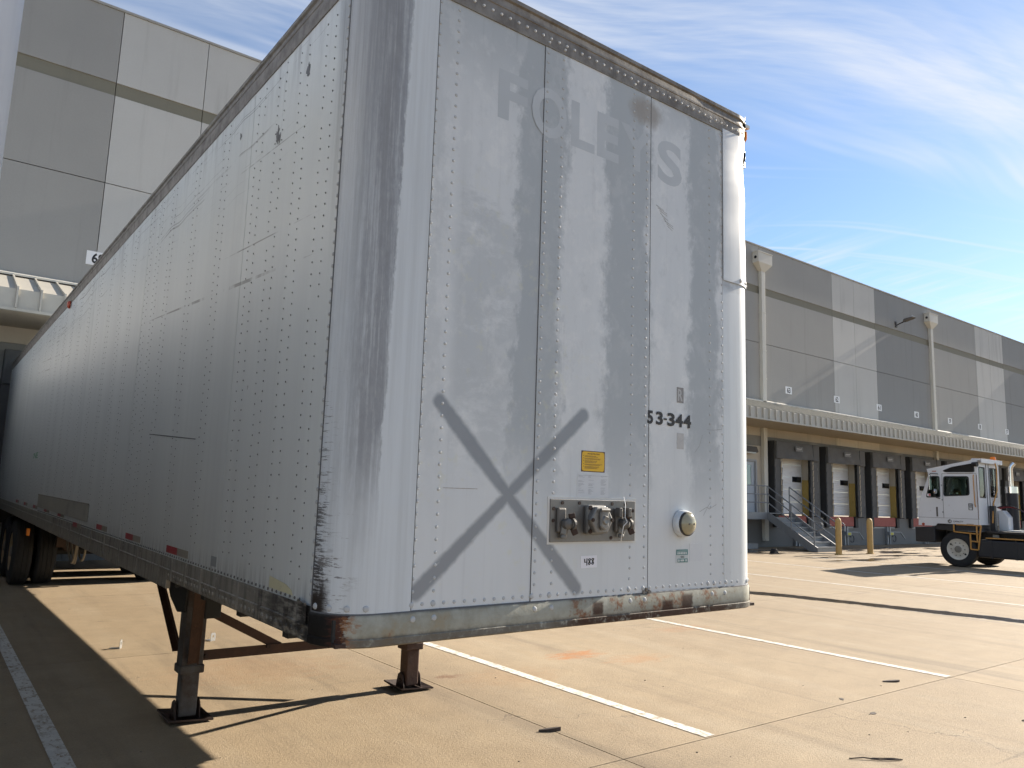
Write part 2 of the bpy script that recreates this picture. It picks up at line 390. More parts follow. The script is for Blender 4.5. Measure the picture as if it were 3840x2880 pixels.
# man door
s = MB(); s.holed([(24.98, 1.385), (25.82, 1.385), (25.82, 3.44), (24.98, 3.44)], [[(25.2, 2.45), (25.62, 2.45), (25.62, 3.3), (25.2, 3.3)]], lambda u, v, t: (u, t, v), .06, .11)
md = s.build('door', mat('door_greyblue', color=(.42, .47, .53), rough=.4), wh)
s = MB(); s.box(25.2, 25.62, .08, .09, 2.45, 3.3); s.build('pane', mat('window_glass', color=(.25, .32, .33), rough=.05, metal=.3), md)
s = MB(); s.box(24.9, 24.975, -.02, .12, 1.27, 3.52); s.box(25.825, 25.9, -.02, .12, 1.27, 3.52); s.box(24.976, 25.824, -.02, .12, 3.445, 3.52); s.build('frame', mat('frame_grey', color=(.33, .34, .36), rough=.5), md)
s = MB(); s.cyl((25.06, .05, 2.35), (25.06, -.03, 2.35), .03); s.bar((25.06, -.03, 2.35), (25.2, -.03, 2.35), .03, .03); s.build('handle', M_GALV, md)
s = MB(); s.box(24.98, 25.82, .02, .1, 1.27, 1.38); s.build('threshold', M_GALV, wh)
# dock door: one is built, the rest are copies
def make_dock(c):
    d = bpy.data.objects.new('dock_door', None); COL.objects.link(d); d.parent = wh; d.location = (c, 0, 0); d.empty_display_size = .2
    zs = [1.33 + .535*i for i in range(6)]
    for i in range(5):
        s = MB(); prof = []
        for k in range(4):
            a = zs[i] + .535*k/4
            prof += [(.305, a+.006), (.295, a+.02), (.295, a+.114), (.305, a+.128)]
        prof = [(.34, zs[i]+.002), (.305, zs[i]+.002)] + prof + [(.305, zs[i]+.531), (.34, zs[i]+.531)]
        s.prism(prof, lambda u, v, t: (t, u, v), -OW+.03, OW-.03); s.build('door_section', M_DOORW, d)
    s = MB(); s.box(.60, 1.26, .278, .30, 2.72, 2.96); s.build('window_frame', M_SIGNK, d)
    s = MB(); s.box(.64, 1.22, .274, .29, 2.755, 2.925); s.build('window_pane', M_BLACKGLASS, d)
    for sx in (-1, 1):
        s = MB(); s.box(min(sx*OW, sx*(OW-.02)), max(sx*OW, sx*(OW-.02)), -.002, .34, 1.28, 2.83); s.build('jamb_guard', M_YEL, d)
        s = MB(); s.box(min(sx*OW, sx*(OW-.015)), max(sx*OW, sx*(OW-.015)), -.001, .34, 2.832, OZ1); s.build('jamb', M_BEIGE, d)
    s = MB(); s.box(-1.02, 1.02, -.09, -.002, .86, 1.285); s.build('leveler_plate', M_RED, d, bevel=.01)
    for sx in (-1, 1):
        s = MB(); s.box(sx*1.22-.13, sx*1.22+.13, -.13, -.003, .80, 1.30); s.build('dock_bumper', M_SIGNK, d, bevel=.02)
    s = MB(); s.box(-1.05, 1.05, -.03, -.002, .77, .83); s.build('sill_angle', M_GALV, d)
    return d
dk0 = None
for n_, c in doors.items():
    if dk0 is None: dk0 = make_dock(c)
    else:
        d = copy_tree(dk0, wh); d.location = (c, 0, 0)

# canopy over the docks
can = empty('canopy', 'long tan standing-seam metal canopy above the dock doors', 'canopy', (0, D, 0))
CY = -1.98
s = MB()
s.prism([(-.001, 5.955), (CY, 5.27), (CY, 4.90), (CY+.05, 4.90), (CY+.05, 5.2), (-.001, 5.85)], lambda u, v, t: (t, u, v), XL, XR)
s.build('sheet', M_CANOPY, can)
s = MB(); s.box(XL, XR, CY-.035, CY+.06, 4.84, 4.897); s.build('drip_edge', M_CANOPY, can)
s = MB(); s.box(XL, XR, CY+.062, -.002, 4.86, 4.885); s.build('soffit', worn('soffit_paint', (.42, .37, .29), .6, amt=.08, scale=.7, dirt_amt=.1), can)
s = MB()
s.prism([(-.002, 5.99), (-.03, 6.03), (-.16, 5.975), (-.16, 5.935), (-.002, 5.98)], lambda u, v, t: (t, u, v), XL, XR); s.build('wall_flashing', M_SPOUT, can)
rib = MB(); sl = (5.955-5.27)/1.98
rib.prism([(-.17, 5.955-.17*sl), (-.17, 6.005-.17*sl), (CY-.05, 5.31), (CY-.05, 4.90), (CY, 4.90), (CY, 5.27)], lambda u, v, t: (t, u, v), -.016, .016)
rme = rib.mesh('rib', M_CANOPY)
nr = 0; x = .195 - .395*30
while x < 82:
    link('rib', rme, can, (x, 0, 0)); x += .395; nr += 1

# dock shelters
def make_shelter(n_, c):
    e = empty('dock_shelter', 'black fabric dock shelter around the door below sign %s' % word(n_), 'dock shelter', (c, D, 0), 'dock shelters along the warehouse')
    d = .30
    s = MB(); s.box(-1.58, -1.50, -d+.02, -.002, 1.25, 4.36); s.box(1.50, 1.58, -d+.02, -.002, 1.25, 4.36); s.box(-1.498, 1.498, -d+.02, -.002, 4.30, 4.36)
    s.build('frame', M_FABRIC_SHADE, e)
    rr = random.Random(5)
    for sx in (-1, 1):
        s = MB(); z = 1.28; k = 0
        while z < 3.75:
            h = .26; w0 = 1.08 - .03*rr.random(); t = .015*(k % 2) + .01*rr.random()
            x0, x1 = sorted((sx*1.57, sx*w0))
            s.add([(x0, -d-t, z), (x1, -d-t, z), (x1, -d-t-.03, z+h), (x0, -d-t-.03, z+h), (x0, -d+.02, z), (x1, -d+.02, z), (x1, -d+.02, z+h), (x0, -d+.02, z+h)],
                  [(0, 1, 2, 3), (5, 4, 7, 6), (0, 4, 5, 1), (1, 5, 6, 2), (2, 6, 7, 3), (3, 7, 4, 0)])
            z += .245; k += 1
        s.build('side_curtain', M_FABRIC, e)
        s = MB(); z = 1.3; k = 0
        while z < 3.68:
            x0 = sx*(1.17 + .012*rr.random()); s.add([(x0-.035, -d-.052, z), (x0+.035, -d-.052, z), (x0+.035, -d-.075, z+.22), (x0-.035, -d-.075, z+.22)], [(0, 1, 2, 3)]); z += .245
        s.build('guide_stripe', M_STRIPE, e)
    # head curtain, wrinkled sheet
    s = MB(); nu, nv = 26, 8; vs = []
    for j in range(nv+1):
        for i in range(nu+1):
            u, v = i/nu, j/nv; xx = -1.50 + 3.0*u; zz = 4.34 - .68*v - .03*math.sin(3.1*u+1)*v
            vs.append((xx, -d-.085 - .03*math.sin(9*u+4*v)*v - .02*math.sin(23*u-7*v)*v - .05*v, zz))
    s.add(vs, [(j*(nu+1)+i, j*(nu+1)+i+1, (j+1)*(nu+1)+i+1, (j+1)*(nu+1)+i) for j in range(nv) for i in range(nu)])
    s.build('head_curtain', M_FABRIC, e, smooth=True)
    for sx in (-1, 1):
        s = MB(); s.box(sx*1.35-.23, sx*1.35+.23, -d-.13, -d+.01, 3.62, 4.35); s.build('corner_pad', M_FABRIC, e, bevel=.03)
    s = MB(); s.box(-.28, .28, -d-.158, -d-.15, 3.98, 4.18); lb = s.build('tag', mat('shelter_tag', color=(.075, .077, .08), rough=.6), e)
    s = MB()
    for (a, b, c1, c2) in ((-.27, .27, 4.165, 4.175), (-.27, .27, 3.985, 3.995), (-.27, -.262, 3.995, 4.165), (.262, .27, 3.995, 4.165), (-.20, .15, 4.06, 4.12), (-.24, .24, 4.02, 4.04), (.1, .22, 4.08, 4.13)):
        s.box(a, b, -d-.162, -d-.159, c1, c2)
    s.build('print', mat('print_grey', color=(.35, .35, .36), rough=.6), lb)
    return e
sh0 = None
for n_, c in sorted(doors.items(), reverse=True):
    if n_ == 69: continue
    if sh0 is None: sh0 = make_shelter(n_, c)
    else:
        e = copy_tree(sh0); e.location = (c, D, 0); e['label'] = 'black fabric dock shelter around the door below sign %s' % word(n_)
e = copy_tree(sh0); e.location = (doors[69], D+.16, 0); e['label'] = 'black fabric dock shelter pressed by the rear of the parked semi trailer'

# number signs
for n_, c in doors.items():
    sg = empty('dock_number_sign', 'white sign with black number %s above its dock door' % word(n_), 'sign', (c - (.06 if n_ == 69 else 0), D, 6.66), 'dock number signs')
    s = MB(); s.box(-.235, .235, -.012, -.002, -.158, .158); s.build('plate', M_SIGNW, sg)
    lettering(str(n_), lambda u, v: (-.125 + .25*u, -.0145, -.12 + .24*v), .03).build('number', M_SIGNK, sg)

# downspouts
def downspout(xj, label):
    e = empty('downspout', label, 'downspout', (xj, D, 0), 'roof downspouts')
    x0 = -.05
    s = MB(); s.box(x0, x0+.25, -.16, -.004, 5.9, 11.6); p = s.build('upper_pipe', M_SPOUT, e, bevel=.01)
    s = MB(); s.box(x0, x0+.25, -.16, -.004, .25, 4.858); s.build('lower_pipe', M_SPOUT, e, bevel=.01)
    for z in (9.75, 8.1, 6.9):
        s = MB(); s.box(x0-.012, x0+.262, -.172, -.003, z, z+.05); s.build('strap', M_SPOUT, p)
    s = MB(); s.box(-.45, .53, -.30, -.004, 11.88, 12.32)
    s.add([(-.45, -.30, 11.88), (.53, -.30, 11.88), (.53, -.004, 11.88), (-.45, -.004, 11.88), (x0-.02, -.18, 11.58), (x0+.27, -.18, 11.58), (x0+.27, -.004, 11.58), (x0-.02, -.004, 11.58)],
          [(0, 1, 5, 4), (1, 2, 6, 5), (2, 3, 7, 6), (3, 0, 4, 7), (4, 5, 6, 7)])
    h = s.build('conductor_head', M_SPOUT, e)
    s = MB(); s.box(-.47, .55, -.32, -.003, 12.322, 12.36); s.build('rim', M_SPOUT, h)
    s = MB(); s.cyl((-.456, -.15, 12.1), (-.449, -.15, 12.1), .065, 14); s.build('overflow_hole', M_SIGNK, h)
    return e
downspout(26.25, 'beige box downspout between the man door and dock sixty-three')
downspout(41.69, 'beige box downspout between docks sixty and fifty-nine')
downspout(57.4, 'beige box downspout between docks fifty-six and fifty-five')
downspout(10.93, 'beige box downspout behind the parked semi trailer')

# lights on the wall
def walllight(xc, label):
    fl = empty('wall_light', label, 'light', (xc, D, 11.2), 'area lights high on the wall')
    s = MB(); s.box(-.08, .08, -.05, -.003, -.15, .15); s.build('bracket', M_SIGNK, fl)
    s = MB(); s.tube([(0, -.03, -.05), (0, -.25, .03), (0, -.55, .12)], .03); s.build('arm', M_SIGNK, fl)
    s = MB(); s.prism([(-.45, .08), (-.95, .2), (-.97, .25), (-.5, .2)], lambda u, v, t: (t, u, v), -.17, .17); hd = s.build('lamp_head', mat('lamp_bronze', color=(.10, .09, .08), rough=.5), fl)
    for k in range(10):
        s = MB(); s.bar((-.17, -.52-.043*k, .215+.0075*k), (.17, -.52-.043*k, .215+.0075*k), .012, .05); s.build('fin', M_GALV, hd)
walllight(38.05, 'bronze area light on an arm high on the wall left of the second downspout')
e = empty('wall_pack_light', 'dark wedge wall light above the grey man door', 'light', (25.2, D, 3.75))
s = MB(); s.prism([(-.002, 0), (-.10, 0), (-.30, .05), (-.22, .28), (-.002, .30)], lambda u, v, t: (t, u, v), -.42, .42); s.build('housing', mat('lamp_bronze'), e)
s = MB(); s.box(-.3, .3, -.27, -.06, -.012, .035); s.build('lens', mat('lens_clear', color=(.5, .5, .48), rough=.2), e)

# stairs to the man door
SX0, SX1, SY0, SY1, SZ = 25.72, 27.25, 13.70, 15.80, 1.385
M_STEEL = worn('stair_steel', (.25, .265, .28), .45, metal=.3, amt=.15, dirt_amt=.2)
st = empty('metal_stairs', 'grey steel stairs with pipe railings up to the man door', 'stairs', (SX0, SY0, 0))
def L(v): return (v[0]-SX0, v[1]-SY0, v[2])
nst = 8; rz = SZ/nst; run = (SY1-SY0)/(nst-1)
for xx in (SX0, SX1):
    s = MB(); s.prism([(SY0-.08, .01), (SY0+.24, .01), (SY1, SZ-.25), (SY1, SZ+.02), (SY1-.1, SZ+.02), (SY0-.08, .16)], lambda u, v, t: L((t, u, v)), xx-.02, xx+.02); s.build('stringer', M_STEEL, st)
M_TREAD = worn('tread_galv', (.42, .43, .44), .5, metal=.2)
for i in range(nst-1):
    y = SY0 + run*i
    s = MB(); s.box(SX0+.021-SX0, SX1-.021-SX0, y-.02-SY0, y+run+.02-SY0, rz*(i+1)-.04, rz*(i+1)); t_ = s.build('tread', M_STEEL, st)
    s = MB(); s.box(.022, SX1-SX0-.022, y-.024-SY0, y+.03-SY0, rz*(i+1)+.001, rz*(i+1)+.008); s.build('nosing', M_TREAD, t_)
    s = MB(); s.box(.022, SX1-SX0-.022, y+.005-SY0, y+.012-SY0, rz*i+.002, rz*(i+1)-.041); s.build('riser', M_STEEL, t_)
s = MB(); s.box(22.0-SX0, SX1+.02-SX0, SY1+.002-SY0, D-.14-SY0, SZ-.03, SZ); s.box(22.0-SX0, SX0-.021-SX0, SY1-.03-SY0, SY1-SY0, SZ-.26, SZ+.02); s.build('landing', M_STEEL, st)
for xx in (22.1, 24.0):
    s = MB(); s.box(xx-.05-SX0, xx+.05-SX0, SY1+.05-SY0, SY1+.15-SY0, 0, SZ-.031); s.build('landing_post', M_YEL if xx > 23 else M_STEEL, st)
def rail(xx, ext):
    pts = [(SY0+.06, .05), (SY0+1.02, .72), (SY1-.03, SZ)]
    for (y, z) in pts:
        s = MB(); s.cyl(L((xx, y, z)), L((xx, y, z+1.06)), .027, 10); s.build('rail_post', M_STEEL, st)
    for h in (1.06, .76, .42):
        s = MB(); a = (xx, SY1-.03, SZ+h); b = (xx, SY0+.06, .05+h); P_ = [L(a), L(b)]
        if h > .5: P_ += [L((xx, SY0-.22, .05+h-.02 if h > 1 else .05+h+.02))]
        s.tube(P_, .026, 8); s.build('handrail', M_STEEL, st)
    s = MB(); s.tube([L((xx, SY0-.22, 1.09)), L((xx, SY0-.29, 1.03)), L((xx, SY0-.29, .88)), L((xx, SY0-.22, .83))], .021, 8); s.build('handrail', M_STEEL, st)
rail(SX0, 1); rail(SX1, 1)
for h in (1.06, .73, .40):
    s = MB(); s.cyl(L((22.05, SY1-.03, SZ+h)), L((SX0-.03, SY1-.03, SZ+h)), .021, 8); s.build('handrail', M_STEEL, st)
for xx in (25.15, 24.3, 23.2, 22.1):
    s = MB(); s.cyl(L((xx, SY1-.03, SZ)), L((xx, SY1-.03, SZ+1.06)), .022, 10); s.build('rail_post', M_STEEL, st)

# bollards
for (xb, yb, lb) in ((25.28, 12.54, 'yellow bollard in front of the foot of the steel stairs'), (27.4, 12.5, 'yellow bollard standing between the stairs and the yard truck')):
    e = empty('bollard', lb, 'bollard', (xb, yb, 0), 'yellow bollards by the stairs')
    s = MB(); s.lathe([(0, .105), (1.18, .105), (1.26, .09), (1.31, .05), (1.325, .001)], (0, 0, 0), 'z', 18); b_ = s.build('post', worn('bollard_paint', (.52, .35, .13), .6, amt=.15, dirt_amt=.3), e, smooth=True); b_.rotation_euler = (R(.6), R(-.8), 0)
    s = MB(); s.lathe([(0, .14), (.03, .135), (.035, .106)], (0, 0, 0), 'z', 18); s.build('collar', mat('bollard_paint'), e)

# vehicle restraints below the doors
def restraint(c, lb):
    e = empty('vehicle_restraint', lb, 'restraint', (c, D, 0), 'vehicle restraints below the dock doors')
    s = MB(); s.box(-.16, -.06, -.12, -.004, .02, .85); s.box(.06, .16, -.12, -.004, .02, .85); s.build('rail', M_GALV, e)
    s = MB(); s.box(-.2, .2, -.26, -.121, .45, .62); bx_ = s.build('carriage', M_GALV, e, bevel=.01)
    s = MB(); s.box(-.13, .13, -.264, -.2601, .47, .58); s.build('decal', mat('decal_yellow', color=(.55, .5, .05), rough=.5), bx_)
    s = MB(); s.bar((.25, -.22, .62), (.55, -.4, .60), .06, .05); s.bar((.55, -.4, .60), (.85, -.45, .30), .05, .04); s.build('arm', M_GALV, e)
    s = MB(); s.tube([(.12, -.2, .45)] + [(.28+.16*math.cos(t), -.22, .30+.16*math.sin(t)) for t in [R(150-30*i) for i in range(11)]], .014); s.build('hose', M_SIGNK, e)
for n_ in (63, 62, 61, 60, 59, 58): restraint(doors[n_]+.3, 'galvanised vehicle restraint below the red leveler of dock %s' % word(n_))
# wheel chock by the stairs
e = MB(); e.prism([(-.16, 0), (.16, 0), (.02, .17), (-.02, .17)], lambda u, v, t: (u, t, v), -.1, .1)
o = e.build('wheel_chock', M_SIGNK, None, bevel=.01); o.location = (22.9, 13.6, .001); tag(o, 'black rubber wheel chock on the ground left of the stairs', 'chock')
e = empty('gutter_drain', 'small grey square drain pipe on the ground under the landing', 'drain pipe', (24.4, 15.75, 0))
s = MB(); s.holed([(-.1, 0), (.1, 0), (.1, .2), (-.1, .2)], [[(-.08, .02), (.08, .02), (.08, .18), (-.08, .18)]], lambda u, v, t: (t, u, v), -.5, .5); s.build('pipe', M_GALV, e)

# ------------------------------------------------------------------ semi trailer
W, LEN = 2.59, 16.15
ZT, ZTR, ZP, ZSP, RC = 2.881, 2.729, .122, .139, .18
S1, S2, S3, S4 = .313, .921, 1.646, 2.277
TM = Matrix.Translation((W/2, 0, 1.078)) @ Matrix.Rotation(R(-.349), 4, 'Y') @ Matrix.Rotation(R(.402), 4, 'X') @ Matrix.Translation((-W/2, 0, 0))
TI = TM.inverted()
def wl(*p): return TI @ Vector(p)           # world point -> trailer frame
def arc_l(n=12, d=0): return [(RC-RC*math.sin(a), RC-RC*math.cos(a), -math.sin(a), -math.cos(a)) for a in [R(90-90*i/n) for i in range(n+1)]]
def arc_r(n=12): return [(W-RC+RC*math.sin(a), RC-RC*math.cos(a), math.sin(a), -math.cos(a)) for a in [R(90*i/n) for i in range(n+1)]]
def side_l(y0, y1): return [(0, y0, -1, 0), (0, y1, -1, 0)]
def front(x0, x1): return [(x0, 0, 0, -1), (x1, 0, 0, -1)]
def side_r(y0, y1): return [(W, y0, 1, 0), (W, y1, 1, 0)]
def sheet(path, z0, z1, o0, o1): return MB().sweep(path, [(o0, z0), (o1, z0), (o1, z1), (o0, z1)])

def seg(x, z, ax, az, bx, bz):              # distance to a segment in the x-z plane
    L2 = (bx-ax)**2 + (bz-az)**2
    t = op('MULTIPLY', (x-ax)*(bx-ax) + (z-az)*(bz-az), 1/L2); t = mx(0.0, mn(1.0, t))
    dx = x - (ax + t*(bx-ax)); dz_ = z - (az + t*(bz-az))
    return op('SQRT', dx*dx + dz_*dz_), t
def m_front():
    o = objco(); x, y, z = sep(o)
    wob = noise(com(x*1.0, 0.0, z*.55), 3.4, 6, .68) - .5; fine = noise(com(x, 0.0, z*.7), 17, 5, .7) - .5
    def stripe(c, h): return sm(h+.045, h-.035, ab(x - c) + .26*wob + .20*fine)
    dark = mx(mx(stripe(.915, .140), stripe(1.495, .160)), mx(stripe(2.10, .122), stripe(.345, .05)*.35))
    dark = mx(dark, sm(2.15, 2.75, z + .25*wob)*sm(1.05, .75, x)*.9)
    dark = mx(dark, sm(2.45, 2.70, z + .5*wob)*.65*sm(1.35, 1.5, x))
    blot = sm(-.02, .16, (noise(com(x*.8, 0.0, z*1.9), 3.2, 7, .74) - .5) + .22*(1-sm(.9, .3, ab(z-1.3))) )*sm(.42, .55, x)*sm(.9, .76, x)
    lowf = sm(.30, 1.0, z + .3*wob)
    dark = mx(dark, (sm(.42, .5, x)*sm(.92, .8, x) - blot)*.55)*lowf
    dark = mx(dark, .12*sm(.35, .7, noise(com(x*5, 0.0, z*.5), 2.0, 4, .6)))
    c = mixc(dark, (.615, .645, .665), (.39, .425, .45))
    chalk = sm(.50, .62, noise(com(x*1.2, 2.0, z), 5.5, 7, .74) + .06*fine)*(1-.75*dark)*sm(.4, .9, z); c = mixc(chalk*.55, c, (.70, .72, .725)); c = mixc(sm(.52, .66, noise(com(x*1.1, 5.0, z*.8), 9, 6, .75))*sm(.5, 1.2, z)*.28, c, (.42, .45, .47))
    pol = noise(com(x, .0, z), 19, 3, .6)
    c = mixc(sm(.52, .66, pol)*sm(.46, .62, noise(com(x, 1.0, z), 4.5, 3, .6))*sm(2.2, 1.6, z)*sm(1.5, .9, x)*.30, c, (.60, .60, .44))
    # sprayed cross
    n1 = noise(com(x, 0.0, z), 26, 3, .6) - .5
    d1, t1 = seg(x, z, .415, .953, 1.185, .168); d2, t2 = seg(x, z, 1.212, .962, .345, .19)
    gap = sm(.62, .70, noise(com(x*.7+z*.7, 0.0, (x-z)*5), 8.0, 3, .6))*sm(.55, .95, t2)*.8
    w1 = .029 + .004*op('SINE', t1*9.0); w2 = .028 + .004*op('SINE', t2*7.0 + 1.0)
    s1_ = sm(.013, -.011, d1 - w1 + .014*n1); s2_ = sm(.013, -.011, d2 - w2 + .014*n1)
    cross = mx(s1_, s2_*(1-gap))
    c = mixc(cross*.84, c, (.185, .205, .232))
    # drips under rivets, dirt near the bottom edge and below the top rail
    st = noise(com(x*26, 0.0, z*.8), 1.0, 4, .6)
    c = mixc(sm(.60, .8, st)*(sm(2.45, 2.73, z) + .35*sm(.35, .12, z))*.5, c, (.17, .165, .16))
    c = mixc(sm(.55, .8, noise(com(x*40, 0.0, z*1.2), 1.0, 4))*.12, c, (.25, .25, .26))
    e = op('POWER', (x-1.62)/.14, 2.0) + op('POWER', (z-2.62)/.09, 2.0)
    c = mixc(sm(1.2, .2, e + 1.4*fine + .6*wob)*.75, c, (.27, .24, .20))
    return {'Base Color': c, 'Roughness': .46 + .10*dark - .1*cross, 'Normal': bump(noise(com(x, 0.0, z), 2.2, 2)*1.0 + .06*noise(o, 60, 2), .10, .03)}
def m_corner():
    o = objco(); x, y, z = sep(o); u = x - y                      # runs from -.18 at the side seam to .31 at the front seam
    st = noise(com(u*32, 0.0, z*.9), 1.0, 6, .68); wob = noise(com(u*5, 0.0, z*1.6), 2.0, 6, .7) - .5
    c = mixc(sm(.35, .7, st)*.45, (.58, .625, .66), (.43, .46, .48)); c = mixc(sm(1.0, 2.7, z + .6*wob)*sm(.20, .10, u)*.55, c, (.27, .275, .285))
    edge = .205 - .022*(2.7 - z)
    rag = noise(com(u*60, 0.0, z*22), 1.0, 5, .7) - .5; band = sm(.006, -.006, u - edge + .045*wob + .05*rag)*sm(-.15, .09, u + .12*wob)
    c = mixc(band*sm(.25, .9, z + .5*wob)*(.35+.65*sm(.30, .55, st + .3*rag))*(.55 + .6*noise(com(u*24, 3.0, z*14), 1.0, 5, .7)), c, (.225, .237, .258))
    c = mixc(sm(.42, .7, st)*sm(1.2, 2.6, z)*.5*sm(.22, .1, u), c, (.22, .225, .235))
    # rubbed, scratched strip along the side seam, worse towards the bottom
    scr = noise(com(u*9, 0.0, z*120), 1.0, 5, .72); rub = sm(-.02, -.165, u + .25*wob)
    low = sm(1.35, .15, z)
    c = mixc(mn(1.0, sm(.60, .62, scr + .13*low*rub - .05*(1-low))*rub*(.35 + .65*low) ), c, (.055, .055, .058))
    scr2 = noise(com(u*5, 2.0, z*38), 1.0, 5, .75)
    c = mixc(sm(.60, .65, scr2 + .07*sm(.55, .12, z))*sm(.10, -.05, u + .25*wob)*sm(.75, .2, z), c, (.13, .125, .125))
    # bare, blackened lower end of the corner
    c = mixc(sm(.25, .16, z + .25*wob)*sm(-.05, -.12, u + .25*(scr-.5)), c, (.022, .016, .013))
    return {'Base Color': c, 'Roughness': .5, 'Normal': bump(scr*.5*rub + noise(o, 5, 2)*.8, .22, .02)}
def m_corner_r():
    o = objco(); x, y, z = sep(o); u = (W - x) - y
    st = noise(com(u*30, 0.0, z*.9), 1.0, 5, .65); n = noise(com(u*4, 0.0, z*3), 3.0, 5, .7)
    c = mixc(sm(.4, .75, st)*.35, (.58, .62, .65), (.43, .46, .48))
    c = mixc(sm(.60, .72, n)*sm(.6, .1, z)*.6, c, (.25, .25, .25))
    c = mixc(sm(.05, .0, ab(z-1.80))*sm(.3, .6, n)*.5, c, (.2, .2, .2))
    return {'Base Color': c, 'Roughness': .38, 'Normal': bump(noise(com(x, y, z*.7), 3, 2)*1.0, .07, .02)}
def m_side():
    o = objco(); x, y, z = sep(o)
    st = noise(com(0.0, y*3.2, z*.14), 1.0, 6, .62); st2 = noise(com(1.0, y*22, z*.35), 1.0, 5, .66)
    c = mixc(sm(.30, .75, st)*.6, (.60, .635, .63), (.50, .53, .53)); dap = noise(com(4.0, y*2.6, z*1.6), 1.6, 6, .68); c = mixc(sm(.50, .64, dap)*sm(1.4, 2.1, z)*.45, c, (.60, .63, .61))
    c = mixc(sm(.52, .76, st2)*(.10 + .30*sm(1.8, 2.7, z)), c, (.28, .29, .29))
    c = mixc(sm(.66, .8, st2)*.2, c, (.68, .69, .68))
    wv = noise(com(0.0, y*.9, 0.0), 1.5, 2)*.10
    sl = z - .012*y + wv + .09*y*.2
    scr = noise(com(3.0, y*.9, sl*62), 1.0, 4, .7)
    zone_ = sm(2.02, 2.62, z + .5*(noise(com(5.0, y*1.4, z*2), 1.0, 3)-.5))
    brk = sm(.40, .55, noise(com(6.0, y*1.3, z*2.5), 1.3, 4, .7))
    def hair(seed, sz, lo): return sm(lo, lo+.03, noise(com(seed, y*.22, sl*sz), 1.0, 1, .5))
    c = mixc(mx(mx(hair(3.0, 70, .66), hair(11.0, 120, .67))*brk, sm(.66, .70, scr)*.5)*zone_*.8, c, (.06, .06, .062))
    ln2 = noise(com(8.0, y*.16, (z-.06*y)*26), 1.0, 1, .5); c = mixc(sm(.70, .73, ln2)*sm(.5, .62, noise(com(2.0, y*1.1, z), 1.7, 4, .7))*sm(.8, 1.4, z)*.7, c, (.09, .09, .09))
    scr3 = noise(com(7.0, y*1.3, (z-.03*y)*30), 1.0, 4, .75)
    c = mixc(sm(.69, .72, scr3)*sm(1.2, 2.0, z)*.55, c, (.09, .09, .09))
    c = mixc(sm(.70, .73, noise(com(9.0, y*4, z*4), 1.5, 6, .75))*.5, c, (.08, .08, .08))
    c = mixc(sm(.26, .14, z)*sm(.4, .65, st2)*.5, c, (.14, .14, .14))
    c = mixc(sm(.34, .2, y + .1*(st2-.5))*sm(1.3, 2.6, z)*sm(.35, .6, st2)*.75, c, (.13, .13, .135)); c = mixc(sm(.5, .68, noise(com(1.5, y*9, z*1.1), 1.0, 6, .7))*sm(2.35, 2.72, z)*.45, c, (.2, .2, .2))
    waviness = noise(com(0.0, y*1.7, z*.5), 1.2, 2)
    return {'Base Color': c, 'Roughness': .30 + .18*st2, 'Normal': bump(waviness + .04*st2, .20, .05)}
def m_rail(rust=.25):
    def fn():
        o = objco(); x, y, z = sep(o); n = noise(o, 9, 6, .7); st = noise(vmul(o, (20, 20, 1.5)), 1.0, 4, .6)
        c = mixc(sm(.35, .7, n), (.235, .22, .20), (.13, .118, .105)); c = mixc(sm(.55, .75, st)*.5, c, (.055, .05, .045))
        c = mixc(sm(.62, .76, noise(o, 14, 6, .75))*rust, c, (.16, .075, .035))
        return {'Base Color': c, 'Roughness': .48 + .25*n, 'Metallic': .35, 'Normal': bump(n, .2, .006)}
    return fn
def m_bottom():
    o = objco(); x, y, z = sep(o); n = noise(o, 6, 6, .7); st = noise(com(0.0, y*22, z*2.5), 1.0, 5, .65)
    c = mixc(n, (.19, .18, .155), (.36, .345, .305)); c = mixc(sm(.45, .68, st)*.65, c, (.06, .06, .058))
    g = sm(1.15, .25, y + .6*(n-.5)); c = mixc(g*sm(.35, .6, noise(com(0.0, y*8, z*40), 1.0, 5, .7))*.95, c, (.018, .017, .016))
    c = mixc(sm(.3, .12, y)*.8, c, (.015, .014, .013))
    return {'Base Color': c, 'Roughness': .5 + .25*n, 'Metallic': .25, 'Normal': bump(n + .5*st, .25, .006)}
